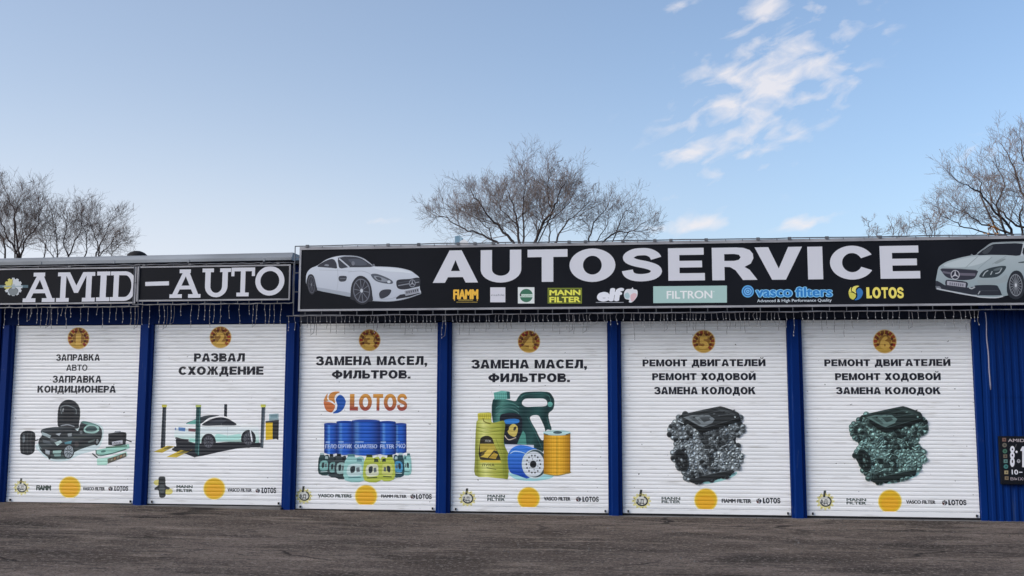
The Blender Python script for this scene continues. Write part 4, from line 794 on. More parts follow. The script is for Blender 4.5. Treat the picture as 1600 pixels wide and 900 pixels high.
for i, (x0, x1, zb) in enumerate(dx_):
    x0, x1 = x0+.002, x1-.002
    sh = empty('roller_shutter', ((x0+x1)/2, 0, zb)); sh.parent = bld; sh.matrix_parent_inverse = Matrix.Translation(-bld.location); sh['label'] = PART_LABELS[i]
    zc = zb+.085; slat = (zc, PITCHZ, BRK); mb = MB(); z = zc; rows = []
    while z < DOOR_TOP-.002:
        for u, yy in BRK[:-1]:
            if z+u*PITCHZ < DOOR_TOP: rows.append((z+u*PITCHZ, yy))
        z += PITCHZ
    rows.append((DOOR_TOP, .004)); g = random.Random(i)
    for zz, yy in rows: mb.v += [(x0, yy, zz), (x1, yy, zz)]
    for k in range(len(rows)-1): mb.f.append((2*k, 2*k+1, 2*k+3, 2*k+2))
    mb.build('slat_curtain', M['slat'], sh)
    mb = MB(); mb.box(x0, x1, -.006, .03, zb+.006, zc-.004); mb.build('bottom_bar', M['slat'], sh, bevel=.004)
    mb = MB(); mb.box(x0-.01, x1+.01, -.002, .028, gz((x0+x1)/2, 0)-.01, zb+.003); mb.build('rubber_seal', M['dark'], sh)
    for xx in (x0+.07, x1-.06):
        mb = MB(); mb.box(xx, xx+.022, -.03, -.0062, zb+.02, zb+.055); mb.build('lock_bolt', M['dark'], sh, bevel=.003)
    a = Art(0, slat)
    for body, u0, u1, vt, vb, bold in HEAD[i]: heading(a, body, u0, u1, vt, vb, BLK, *((.325, .225) if bold > .075 else (.30, .205) if bold > .05 else (.23, .155)))
    a.build('lettering', sh)
    a = Art(0, slat); emblem(a, *EMB[i]); a.build('number_emblem', sh)
    a = Art(0, slat); PICS[i](a); a.build('printed_picture', sh)
    gr, side, dc, mid, mk, wd = LOGO[i]
    a = Art(0, slat); disc(a, *dc); a.build('yellow_disc', sh)
    a = Art(0, slat)
    if i == 1: art_robot(a, *gr[:2])
    else: gear(a, *gr, flat=.95 if i != 4 else .85)
    for body, u0, u1, vt, vb, bold in side: a.text(body, u0, u1, vt, vb, ink(52, 66, 62), .09)
    a.text(mid[0], *mid[1:], ink(62, 62, 66), .08)
    lotos_mark(a, *mk, ink(56, 50, 52), ink(84, 52, 50), ink(44, 48, 60)); lotos(a, *wd, ink(36, 38, 44))
    a.build('logo_row', sh)

# ------------------------------------------------------------------ signs
def sign(name, label, u0, u1, x0, x1, z0, z1, y, depth, rim, gap=.075, right_open=False, tick=.24, seed=1):
    root = empty(name, ((x0+x1)/2, y+depth, z0)); tag(root, label, 'sign')
    mb = MB(); mb.box(x0, x1, y, y+depth, z0, z1); mb.build('panel', M['sign_black'], root, bevel=.004)
    mb = MB(); t = rim
    mb.box(x0-.004, x1+.004, y-.012, y+.01, z1-t, z1+.004+(gap-.055)*.9); mb.box(x0-.004, x1+.004, y-.012, y+.01, z0-.004, z0+t)
    mb.box(x0-.004, x0+t, y-.010, y+.01, z0+t, z1-t); mb.box(x1-t, x1+.004, y-.010, y+.01, z0+t, z1-t)
    mb.build('border_strip', M['border'], root)
    g = random.Random(seed); mb = MB(); k = gap; r = .0085; Y0 = y-.012
    def rope(a, b, n):
        pts = []
        for i in range(n+1):
            f = i/n; pts.append((a[0]+(b[0]-a[0])*f, Y0+g.uniform(-.004, .004), a[1]+(b[1]-a[1])*f+(g.uniform(-.006, .006) if a[1] == b[1] else 0)))
        mb.tube(pts, r, 5)
    rope((x0-k, z1+.004+k*.45), (x1+k, z1+.004+k*.45), 40); rope((x0-k, z0-k), (x1+k, z0-k), 40)
    rope((x0-k, z0-k), (x0-k, z1+.004+k*.45), 6); rope((x1+k, z0-k), (x1+k, z1+.004+k*.45), 6)
    x = x0+.1
    while x < x1:
        w = g.uniform(-.03, .03); mb.tube([(x+w, Y0, z1+.004), (x+w, Y0, z1+.004+k*.45)], .006, 4); mb.tube([(x+w*.5, Y0, z0-k), (x+w*.5, Y0, z0-.004)], .006, 4)
        if g.random() < .4: mb.box(x-.03+w, x+.02+w, Y0-.01, Y0+.02, z1+.01, z1+k*.7)
        x += tick*g.uniform(.8, 1.25)
    for zz in (z0+.3, z0+.6, z0+.85):
        if zz < z1: mb.tube([(x0-k, Y0, zz), (x0, Y0, zz)], .006, 4)
    mb.build('light_rope_frame', M['grey_metal'], root)
    x = x0+.35
    while x < x1-.1:
        for zz in (z0+.10, z1-.3):               # brackets that carry the panel off the wall
            mb = MB(); mb.box(x, x+.04, y+depth+.002, -.023, zz, zz+.04); mb.build('wall_bracket', M['navy'], root)
        x += 1.15
    return root
WL = ink(196, 197, 205)
YB, YA = -.50, -.42
ZB0, ZB1 = 3.1353, 4.1257
XB0, XB1 = P(467.5, 440, YB).x, 7.45
big = sign('shop_sign', 'long black sign with large white lettering and a car picture at each end', 0, 0, XB0, XB1, ZB0, ZB1, YB, .09, .026, .075, seed=4)
a = Art(YB)
for ch, u0, u1 in (('A', 676.5, 747), ('U', 751, 814.5), ('T', 824.3, 886.8), ('O', 889.8, 961.5), ('S', 972.5, 1034), ('E', 1044, 1101), ('R', 1112.5, 1183), ('V', 1179.5, 1253.8), ('I', 1262, 1285.5), ('C', 1297, 1366), ('E', 1375, 1437)):
    f = (u0+u1)/2-676; a.unit(LET[ch], u0, u1, 391.6-.0104*f, 442-.0092*f, WL)
a.build('lettering', big)
def wheel(A_, u, v, rx, ry, spokes, rot, rimc, hub):
    A_.poly(ell(u, v, rx, ry, 36, rot), ink(36, 37, 45)); A_.poly(ell(u, v, rx*.86, ry*.87, 36, rot), ink(*rimc)); A_.poly(ell(u, v, rx*.76, ry*.79, 36, rot), ink(40, 41, 50))
    for k in range(spokes): t = R(360/spokes*k+8); A_.poly(stroke([(u+rx*.1*math.cos(t), v+ry*.1*math.sin(t)), (u+rx*.78*math.cos(t), v+ry*.80*math.sin(t))], rx*.075), ink(*rimc))
    A_.poly(ell(u, v, rx*.14, ry*.14, 14), ink(*hub))
a = Art(YB); c = crop(460, 380, 6.667)         # coupe at the left end
def BODY(u, v):
    t = min(max((v-404)/66, 0), 1); return ink(*[a_+(b_-a_)*t for a_, b_ in ((192, 170), (198, 176), (208, 188))])
a.poly(sm(c([(120, 385), (130, 312), (172, 262), (240, 232), (330, 172), (420, 141), (520, 128), (620, 133), (705, 153), (765, 190), (825, 238), (900, 244), (1000, 248), (1105, 260), (1205, 286), (1255, 318), (1296, 352), (1306, 385), (1306, 470), (1318, 518), (1262, 542), (1150, 576), (1000, 604), (830, 602), (700, 590), (590, 560), (400, 522), (240, 490), (190, 480), (130, 430)]), 4), BODY)
a.poly(sm(c([(240, 460), (420, 490), (590, 520), (600, 560), (420, 527), (240, 490)]), 3), ink(150, 157, 168)); a.poly(sm(c([(820, 255), (950, 256), (1110, 272), (1230, 312), (1100, 300), (950, 290)]), 3), ink(200, 206, 214)); a.poly(stroke(sm(c([(560, 300), (700, 290), (790, 320), (850, 370)]), 4, False), 1), ink(160, 167, 178))
a.poly(stroke(sm(c([(260, 280), (430, 285), (600, 290)]), 4, False), .8), ink(166, 172, 182)); a.poly(stroke(sm(c([(450, 265), (455, 400), (440, 500)]), 4, False), .7), ink(160, 166, 176))
a.poly(sm(c([(238, 242), (300, 196), (370, 167), (408, 168), (434, 200), (446, 260), (380, 257), (300, 251)]), 3), ink(48, 50, 60)); a.poly(sm(c([(310, 232), (330, 218), (360, 226), (350, 240)]), 3), ink(120, 124, 134))
a.poly(sm(c([(456, 155), (540, 139), (640, 143), (710, 165), (770, 205), (818, 244), (700, 251), (560, 252), (470, 258)]), 3), ink(52, 55, 64)); a.poly(sm(c([(560, 170), (680, 165), (760, 220), (640, 230)]), 3), ink(72, 77, 88)); a.poly(ell(*c([(612, 210)])[0], 2.6, 3.4, 14), ink(104, 108, 118))
a.poly(stroke(c([(466, 160), (572, 251)]), 2.2), ink(176, 182, 192)); a.poly(stroke(sm(c([(450, 152), (540, 133), (640, 138), (715, 160), (775, 200), (825, 243)]), 4, False), 1.3), ink(152, 158, 168)); a.poly(sm(c([(808, 225), (830, 215), (838, 236), (815, 240)]), 3), ink(96, 100, 110))
a.poly(stroke(sm(c([(430, 145), (446, 200), (455, 262)]), 4, False), 2.6), BODY)
a.poly(sm(c([(466, 345), (535, 342), (545, 362), (530, 395), (470, 397)]), 3), ink(54, 57, 66)); a.poly(stroke(c([(475, 370), (535, 368)]), .8), ink(110, 114, 122))
a.poly(sm(c([(798, 326), (850, 318), (930, 343), (1002, 378), (1028, 406), (1010, 424), (935, 418), (858, 398), (818, 366)]), 3), ink(78, 83, 94)); a.poly(sm(c([(830, 340), (920, 358), (985, 395), (930, 402), (860, 384)]), 3), ink(128, 134, 144)); a.poly(sm(c([(850, 352), (900, 360), (905, 388), (865, 378)]), 3), ink(60, 64, 74)); a.poly(ell(*c([(985, 402)])[0], 2.6, 2.2, 14), ink(190, 196, 204))
a.poly(sm(c([(1064, 395), (1100, 378), (1200, 372), (1302, 360), (1308, 440), (1260, 460), (1150, 482), (1085, 474), (1064, 444)]), 3), ink(38, 40, 49)); a.poly(stroke(c([(1080, 442), (1300, 404)]), 1.6), ink(120, 124, 134)); a.poly(stroke(c([(1085, 412), (1300, 380)]), .7), ink(72, 76, 86))
q = c([(1228, 418)])[0]; a.poly(ell(*q, 5.2, 6.2, 24), ink(124, 128, 138)); a.poly(ell(*q, 4, 4.9, 24), ink(46, 48, 58))
for t in (-90, 30, 150): a.poly(stroke([q, (q[0]+4.4*math.cos(R(t)), q[1]+5.3*math.sin(R(t)))], 1.3, None, lambda f: 1.3-f), ink(150, 154, 164))
a.poly(sm(c([(882, 525), (920, 486), (1000, 482), (1006, 510), (972, 552), (902, 578)]), 3), ink(48, 50, 60)); a.poly(stroke(sm(c([(880, 560), (905, 582), (1000, 578), (1060, 560)]), 4, False), 1), ink(150, 156, 166))
a.poly(c([(1060, 566), (1100, 536), (1150, 528), (1158, 548), (1302, 516), (1324, 518), (1200, 560), (1060, 584)]), ink(36, 38, 46)); a.poly(c([(1148, 497), (1296, 466), (1302, 512), (1156, 544)]), ink(136, 139, 148))
for k in range(6): a.poly(c([(1166+22*k, 502-4.6*k), (1178+22*k, 499-4.6*k), (1180+22*k, 522-4.6*k), (1168+22*k, 525-4.6*k)]), ink(60, 62, 72))
a.poly(stroke(sm(c([(830, 600), (1000, 604), (1160, 578), (1320, 524)]), 4, False), 1), ink(150, 156, 166))
a.poly(sm(c([(585, 540), (600, 420), (660, 345), (730, 350), (790, 420), (812, 540), (800, 610), (600, 590)]), 3), ink(32, 34, 42)); wheel(a, *c([(700, 495)])[0], 15.4, 21.8, 10, -6, (96, 99, 110), (180, 184, 192))
a.poly(sm(c([(128, 440), (140, 345), (175, 322), (205, 350), (225, 430), (238, 495), (200, 500)]), 3), ink(34, 36, 44)); wheel(a, *c([(178, 432)])[0], 6.2, 15.6, 8, -4, (78, 81, 92), (110, 114, 122))
a.build('coupe_picture', big)
a = Art(YB); c = crop(1450, 370, 8.18)         # saloon at the right end, running on past the frame
def SB(u, v):
    t = min(max((v-378)/86, 0), 1); return ink(*[a_+(b_-a_)*t for a_, b_ in ((164, 132), (174, 146), (178, 152))])
SBF = ink(150, 160, 165)
a.poly(sm(c([(100, 600), (102, 545), (118, 462), (132, 400), (162, 364), (250, 314), (400, 270), (540, 240), (612, 232), (640, 200), (720, 140), (800, 84), (900, 68), (1220, 62), (1480, 76), (1650, 150), (1760, 250), (1880, 300), (1905, 420), (1890, 600), (1700, 690), (1250, 705), (1020, 748), (940, 768), (850, 782), (650, 772), (600, 756), (400, 726), (200, 690), (110, 668)]), 4), SB)
a.poly(sm(c([(200, 360), (400, 290), (600, 255), (800, 252), (700, 330), (520, 380), (300, 390)]), 3), ink(172, 182, 186)); a.poly(sm(c([(640, 550), (900, 540), (1000, 480), (1010, 560), (900, 600), (680, 610)]), 3), ink(140, 150, 154))
for q in ([(640, 250), (560, 320), (480, 395)], [(1000, 250), (900, 300), (820, 350)], [(820, 260), (730, 330), (640, 410)]): a.poly(stroke(sm(c(q), 4, False), 1.0), ink(134, 144, 148))
a.poly(sm(c([(850, 325), (960, 280), (990, 290), (880, 345)]), 3), ink(128, 138, 140))
a.poly(sm(c([(622, 232), (720, 160), (810, 102), (900, 88), (1200, 86), (1206, 150), (1172, 238), (1000, 234), (800, 231)]), 3), ink(26, 28, 37)); a.poly(sm(c([(690, 200), (800, 120), (830, 130), (760, 215)]), 3), ink(58, 62, 68)); a.poly(stroke(sm(c([(615, 234), (720, 150), (805, 92), (900, 76), (1220, 72)]), 4, False), 1.2), ink(120, 126, 132)); a.poly(stroke(c([(1228, 80), (1196, 245)]), 2.6), ink(176, 182, 188)); a.poly(c([(540, 232), (560, 218), (575, 232), (560, 242)]), ink(110, 116, 122))
a.poly(sm(c([(1250, 105), (1470, 112), (1640, 190), (1660, 250), (1240, 250)]), 3), ink(30, 32, 41)); a.poly(stroke(c([(1450, 100), (1470, 250)]), 1.6), SBF); a.poly(c([(1150, 325), (1227, 312), (1227, 335), (1160, 335)]), ink(66, 76, 78))
a.poly(sm(c([(172, 408), (400, 412), (620, 430), (628, 470), (590, 532), (500, 552), (400, 552), (280, 532), (220, 502), (182, 452)]), 3), ink(46, 46, 57)); a.poly(stroke(c([(185, 450), (300, 468)]), 3.2), ink(92, 90, 102)); a.poly(stroke(c([(400, 478), (605, 484)]), 4.0), ink(96, 92, 104)); a.poly(stroke(sm(c([(172, 404), (400, 408), (622, 426)]), 4, False), 1), ink(110, 116, 122))
q = c([(347, 486)])[0]; a.poly(ell(*q, 7, 7.6, 28), ink(168, 168, 176)); a.poly(ell(*q, 5.7, 6.3, 28), ink(42, 42, 52))
for t in (-90, 30, 150): a.poly(stroke([q, (q[0]+6*math.cos(R(t)), q[1]+6.6*math.sin(R(t)))], 2.0, None, lambda f: 1.4-1.1*f), ink(176, 176, 184))
a.poly(sm(c([(655, 516), (700, 442), (780, 402), (900, 376), (982, 372), (998, 396), (952, 462), (880, 512), (770, 524)]), 3), ink(46, 55, 60))
for q in ([(700, 505), (730, 455), (770, 430)], [(800, 485), (820, 440)], [(860, 470), (910, 455), (945, 395)]): a.poly(stroke(sm(c(q), 4, False), 1.5), ink(160, 168, 172))
a.poly(sm(c([(830, 430), (880, 400), (950, 390), (900, 430)]), 3), ink(86, 96, 100))
a.poly(sm(c([(103, 562), (170, 590), (240, 625), (480, 652), (600, 642), (622, 742), (400, 708), (200, 672), (108, 642)]), 3), ink(38, 41, 50)); a.poly(sm(c([(588, 640), (640, 618), (860, 618), (902, 650), (936, 722), (918, 748), (660, 748), (624, 742)]), 3), ink(38, 41, 50))
a.poly(stroke(c([(640, 735), (665, 690)]), 1.6), ink(150, 154, 160)); a.poly(stroke(c([(650, 690), (900, 690)]), .8), ink(66, 70, 78)); a.poly(stroke(sm(c([(525, 650), (560, 662), (600, 640)]), 4, False), 2), ink(160, 164, 170)); a.poly(ell(*c([(132, 655)])[0], 4, 3, 16), ink(110, 114, 122))
a.poly(stroke(sm(c([(112, 660), (200, 680), (400, 722), (600, 756), (680, 772), (860, 778), (960, 760)]), 4, False), 1.8), ink(176, 180, 186))
a.poly(sm(c([(228, 556), (300, 552), (495, 578), (500, 640), (478, 662), (300, 650), (226, 622)]), 3), ink(44, 46, 56)); a.poly(c([(244, 564), (482, 590), (478, 646), (242, 616)]), ink(158, 158, 168))
for k in range(7): a.poly(c([(275+27*k, 580+3.2*k), (292+27*k, 582+3.2*k), (290+27*k, 616+3.2*k), (273+27*k, 614+3.2*k)]), ink(104, 104, 114))
a.poly(sm(c([(1020, 740), (1010, 600), (1060, 470), (1130, 430), (1200, 470), (1235, 600), (1215, 745), (1120, 800)]), 3), ink(32, 36, 43)); wheel(a, *c([(1122, 618)])[0], 12, 20, 18, -3, (120, 124, 130), (190, 192, 198)); wheel(a, *c([(1760, 600)])[0], 10, 18, 18, 0, (110, 114, 120), (180, 182, 188))
a.build('saloon_picture', big)
a = Art(YB)                                     # small trade marks in a row under the word
a.text('FIAMM', 709, 746.5, 451.8, 467, ink(222, 172, 62), .07); a.poly(box_(709.5, 711, 467.5, 470), ink(190, 150, 60)); a.poly(box_(745, 746.5, 467.5, 470), ink(190, 150, 60)); a.poly(box_(716, 739, 468.2, 469.6), ink(150, 130, 60)); a.poly(box_(713, 746, 471.6, 472.6), ink(150, 128, 60))
a.build('yellow_word_mark', big)
a = Art(YB); a.poly(box_(766, 789.6, 449, 472.3), ink(198, 198, 206)); a.text('mahle', 767.5, 788, 459, 462.5, ink(120, 124, 134), .01); a.build('white_square_mark', big)
a = Art(YB); a.poly(box_(809.2, 835, 448.8, 474.2), ink(206, 210, 210)); a.poly(ell(822.3, 461.8, 10.2, 10.4, 36), ink(54, 104, 82)); a.poly(box_(812.4, 832.2, 459.6, 464.4), ink(190, 206, 196)); a.text('knecht', 814, 831, 460.4, 463.4, ink(90, 130, 110), .01); a.poly(ell(813.3, 460.8, 1.3, 2.4, 10), ink(60, 60, 64)); a.build('green_disc_mark', big)
a = Art(YB); a.poly(box_(855.8, 909.2, 449.8, 474.2), ink(116, 128, 44)); a.poly(box_(857.2, 907.8, 451.2, 472.8), ink(66, 74, 30)); a.text('MANN', 859, 906.4, 452.6, 461, ink(214, 212, 84), .09); a.text('FILTER', 859, 906.4, 463.6, 472, ink(214, 212, 84), .09); a.build('green_box_mark', big)
a = Art(YB); a.text('elf', 934, 970, 451.4, 469.6, ink(212, 214, 222), .14, .16, capfit=False); a.poly(box_(931, 974.5, 472, 473), ink(150, 152, 160))
a.poly(sm([(975, 458), (979, 452), (986, 451.5), (988.5, 449), (990, 452), (995.5, 453.5), (996, 461), (993, 467), (987, 472.5), (982.5, 472), (983, 468.5), (976.5, 466.5)], 3), ink(204, 206, 212)); a.poly(sm([(985, 462), (990, 458), (995, 460), (992, 467), (987, 471)], 3), ink(206, 172, 178)); a.poly(sm([(976, 460), (981, 457), (984, 463), (981, 467), (977, 465)], 3), ink(158, 182, 188)); a.build('white_italic_mark', big)
a = Art(YB); a.poly([(1020.7, 447.4), (1135.8, 446.2), (1135.8, 472.8), (1020.7, 473.6)], ink(156, 186, 182)); a.text('FILTRON', 1042, 1112.6, 453.8, 466.2, ink(220, 232, 230), .04); a.poly(ell(1115.5, 455.5, .9, .9, 8), ink(200, 216, 214)); a.build('pale_green_mark', big)
a = Art(YB)
for r_, cc in ((9.6, (92, 158, 208)), (7.6, (40, 96, 160)), (6, (110, 172, 218)), (4.2, (44, 104, 168)), (2.6, (120, 180, 222)), (1.2, (50, 110, 170))): a.poly(ell(1168.5, 455.3, r_, r_, 30), ink(*cc))
for k, (cc, o) in enumerate((((130, 188, 226), .16), ((40, 118, 186), .05))):
    a.text('vasco', 1181.6, 1236.6, 447.5, 463.4, ink(*cc), o); a.text('filters', 1243.7, 1299.4, 448, 463.2, ink(*cc), o)
a.text('Advanced & High Performance Quality', 1183, 1299.4, 467, 471.6, ink(200, 208, 216), .02); a.build('blue_word_mark', big)
a = Art(YB); lotos_mark(a, 1337, 457.7, 11.2, ink(216, 206, 104), ink(196, 190, 84), ink(52, 112, 172)); lotos(a, 1353.7, 1412, 448.9, 466, ink(222, 206, 100)); a.build('leaf_word_mark', big)

# slab serif capitals for the left wing
def slab(x0, x1, y0, y1): return box_(x0, x1, y0, y1)
t_ = .13
SLAB = {
 'A': [slab(0, .40, 0, t_), slab(.60, 1, 0, t_), slab(.30, .66, 1-t_, 1), [(.09, t_), (.255, t_), (.55, 1-t_), (.40, 1-t_)], [(.755, t_), (.92, t_), (.63, 1-t_), (.46, 1-t_)], slab(.26, .76, .30, .43)],
 'M': [slab(0, .33, 0, t_), slab(.67, 1, 0, t_), slab(.02, .30, 1-t_, 1), slab(.72, .98, 1-t_, 1), slab(.10, .24, t_, 1-t_), slab(.76, .90, t_, 1-t_), [(.20, 1), (.33, 1), (.52, .52), (.52, .30), (.46, .30)], [(.80, 1), (.67, 1), (.50, .52), (.50, .30), (.56, .30)]],
 'I': [slab(0, 1, 0, t_), slab(0, 1, 1-t_, 1), slab(.27, .73, t_, 1-t_)],
 'D': [slab(0, .30, 0, t_), slab(0, .30, 1-t_, 1), slab(.12, .32, t_, 1-t_), stroke([(.28, 1-t_/2), (.55, 1-t_/2)]+ell(.55, .5, .36, .5-t_/2, 18, 0, 90, -90)+[(.28, t_/2)], .19, t_)],
 'U': [slab(0, .40, 1-t_, 1), slab(.62, 1, 1-t_, 1), stroke([(.20, 1-t_), (.20, .40)]+[(.50-.30*math.cos(R(k)), .38-.31*math.sin(R(k))) for k in range(10, 180, 14)]+[(.80, .40), (.80, 1-t_)], .19, .15)],
 'T': [slab(0, 1, 1-t_, 1), slab(0, .13, .70, 1-t_), slab(.87, 1, .70, 1-t_), slab(.40, .60, t_, 1-t_), slab(.24, .76, 0, t_)],
 'O': [(ell(.5, .5, .5, .51, 40), [ell(.5, .5, .325, .345, 34)])],
}
ZA0, ZA1 = 3.2921, 3.8776
XA0, XM, XA1 = -11.6, P(213.4, 445, YA).x, P(453.5, 440, YA).x
w1 = sign('shop_sign', 'black sign panel with white slab letters and a round gear emblem', 0, 0, XA0, XM-.012, ZA0, ZA1, YA, .07, .020, .055, seed=8)
w2 = sign('shop_sign', 'black sign panel with a white dash before four slab letters', 0, 0, XM+.012, XA1, ZA0+.03, ZA1+.004, YA, .07, .020, .055, seed=9)
a = Art(YA)
for ch, u0, u1, vt, vb in (('A', 36.6, 86.4, 426, 472), ('M', 88.5, 149, 425.4, 471.4), ('I', 151, 171.5, 424.4, 470.6), ('D', 172.5, 213, 424, 470)): a.unit(SLAB[ch], u0, u1, vt, vb, WL)
a.build('lettering', w1)
a = Art(YA); u, v, r_ = 20.8, 448.2, 14.4
pts = []
for k in range(12):
    for da, kk in ((-10, .86), (-8, 1), (8, 1), (10, .86)): pts.append((u+r_*kk*math.cos(R(30*k+da)), v+r_*kk*math.sin(R(30*k+da))))
a.poly(box_(-8, 44, 445.4, 449.6), ink(70, 96, 108)); a.poly(pts, ink(184, 190, 196)); a.poly([(u, v)]+[p for p in pts if p[0] < u-1 and p[1] < v+6][::1], ink(186, 178, 96))
a.poly(ell(u, v+7.2, 7.6, 6.4, 22), ink(110, 118, 122)); a.poly(stroke(ell(u, v+7.2, 7.6, 6.4, 16, 0, 180, 360), .9), ink(60, 64, 68)); a.poly([(u-2.2, v-4), (u+2.6, v-4), (u+2.6, v+3), (u-2.2, v+3)], ink(150, 160, 170)); a.poly(stroke([(u, v-13), (u-3, v-2), (u-13, v+3)], .8), ink(116, 112, 70)); a.poly(box_(4, 36, 446.6, 448), ink(130, 150, 158))
a.build('gear_emblem', w1)
a = Art(YA); a.poly([(227, 440.6), (264, 439.4), (264, 445.8), (227, 446.8)], WL)
for ch, u0, u1, vt, vb in (('A', 265.5, 314, 421, 465.5), ('U', 315.8, 360.4, 419.4, 464.2), ('T', 361.2, 398, 418, 463), ('O', 399, 444.4, 416.4, 461.4)): a.unit(SLAB[ch], u0, u1, vt, vb, WL)
a.build('lettering', w2)

# opening hours board on the blue cladding
YH = -.16
hx0, hx1 = P(1563, 718, YH).x, P(1563, 718, YH).x+.98; hz0, hz1 = P(1582, 757, YH).z, P(1582, 681.5, YH).z
hb = empty('opening_hours_board', ((hx0+hx1)/2, -.1, hz0)); tag(hb, 'small black opening hours board with white numerals on blue cladding', 'sign board')
mb = MB(); mb.box(hx0, hx1, YH, -.101, hz0, hz1); mb.build('panel', M['sign_black'], hb, bevel=.005)
a = Art(YH); WH = ink(206, 206, 214)
a.text('AMID-AUTO', 1575, 1634, 685.5, 690.5, ink(170, 160, 165), .03)
for yy, ry in ((702, 5.2), (711.5, 5.6), (722, 7.6)): a.poly(ell(1581.8, yy, 3.6, ry, 22), WH)
for yy, ry in ((702, 1.6), (711.5, 1.8), (721, 2.6)): a.poly(ell(1581.8, yy, 1.1, ry, 12), ink(30, 30, 36))
a.poly(ell(1588.3, 706, 1.7, 1.9, 12), WH); a.poly(ell(1591.5, 720.5, 2.8, 3, 14), ink(150, 150, 158)); a.poly(ell(1591.8, 720, 1.1, 1.2, 10), ink(30, 30, 36)); a.poly(stroke([(1588, 694), (1586.6, 699)], 1), ink(90, 88, 92))
a.poly([(1594, 704), (1597.4, 697.5), (1600.6, 697.5), (1600.6, 730), (1597.2, 730), (1597.2, 705)], WH)
a.text('10', 1581, 1590.4, 733.5, 741.2, WH, .04); a.poly(box_(1592, 1597.4, 737.2, 738.6), WH); a.text('ВЫХОДНОЙ', 1579, 1634, 746, 750.6, ink(150, 140, 146), .02); a.build('lettering', hb)
for k, (vv, cc) in enumerate(((687, (112, 84, 78)), (695.5, (96, 92, 84)), (705, (62, 100, 84)), (712.8, (98, 90, 78)), (720.6, (86, 120, 116)), (729, (60, 112, 110)), (738, (150, 136, 104)), (747, (112, 98, 78)))):
    uu = 1569+k*.55; a = Art(YH); a.poly(ell(uu, vv, 3.6, 3.5, 16) if k in (1, 2, 5) else box_(uu-3, uu+3, vv-2.8, vv+2.8), ink(*cc)); a.poly(ell(uu+.3, vv, 1.5, 1.4, 10), ink(*[x*.62 for x in cc])); a.build('service_icon', hb)

# ------------------------------------------------------------------ icicle lights, unlit
def icicle(label, x0, x1, z, y, lmin, lmax, step, seed):
    g = random.Random(seed); root = empty('icicle_light_string', ((x0+x1)/2, y, z)); tag(root, label, 'string lights', 'unlit icicle lights under the signs')
    w = MB(); bl = MB(); pts = []; n = int((x1-x0)/.12)
    for i in range(n+1): pts.append((x0+(x1-x0)*i/n, y+g.uniform(-.006, .006), z+g.uniform(-.008, .006)))
    w.tube(pts, .006, 5); x = x0+.03
    while x < x1-.02:
        L = g.uniform(lmin, lmax)*(1.35 if g.random() < .12 else 1); m = max(2, int(L/.045)); p = []; sway = g.uniform(-.012, .012)
        for i in range(m+1):
            f = i/m; p.append((x+sway*math.sin(f*5+x)+g.uniform(-.005, .005), y+g.uniform(-.006, .006), z-L*f))
            if i and (i % 2 == 0 or i == m):
                c0 = p[-1]; bl.tube([(c0[0], c0[1], c0[2]+.010), (c0[0]+.003, c0[1]-.003, c0[2]), (c0[0], c0[1], c0[2]-.012)], [.004, .0075, .002], 5)
        if g.random() < .16 and L > .2:         # some drops loop back up
            p += [(x+.045, y, z-L*.9), (x+.06, y, z-L*.45), (x+.05, y, z-.02)]
        w.tube(p, .0042, 4, False); x += step*g.uniform(.55, 1.5)
    w.build('drop_wires', M['wire'], root); o = bl.build('bulbs', M['bulb'], root); o['kind'] = 'stuff'
pc = [(a_+b_)/2 for a_, b_ in posts]
icicle('icicle lights hanging over the leftmost shutter, under the gear sign panel', XA0+1.2, pc[0]+.05, ZA0-.058, YA-.02, .10, .36, .115, 1)
icicle('icicle lights over the shutter with the car lift, under the second sign panel', pc[0]+.07, pc[1]-.05, ZA0-.03, YA-.02, .10, .38, .115, 2)
for k, (xa, xb, nm) in enumerate(((pc[1]+.06, pc[2], 'blue barrels'), (pc[2]+.02, pc[3], 'green oil can'), (pc[3]+.02, pc[4], 'grey engine'), (pc[4]+.02, dx_[5][1]-.02, 'green tinted engine'))):
    icicle('icicle lights hanging over the shutter with the %s' % nm, xa, xb, ZB0-.08, YB-.02, .10, .30, .074 if k < 3 else .095, 3+k)
mb = MB(); p0 = P(1539.5, 488, -.3); p1 = P(1548, 609, -.16)
mb.tube([p0+(p1-p0)*f+Vector((.008*math.sin(f*14)*(1-f), 0, 0)) for f in [i/14 for i in range(15)]], [.008]*5+[.010]*10, 8)
o = mb.build('hanging_light_tube', M['tube_white'], smooth=True); tag(o, 'thin white light tube dangling from the sign beside the last shutter', 'light tube')

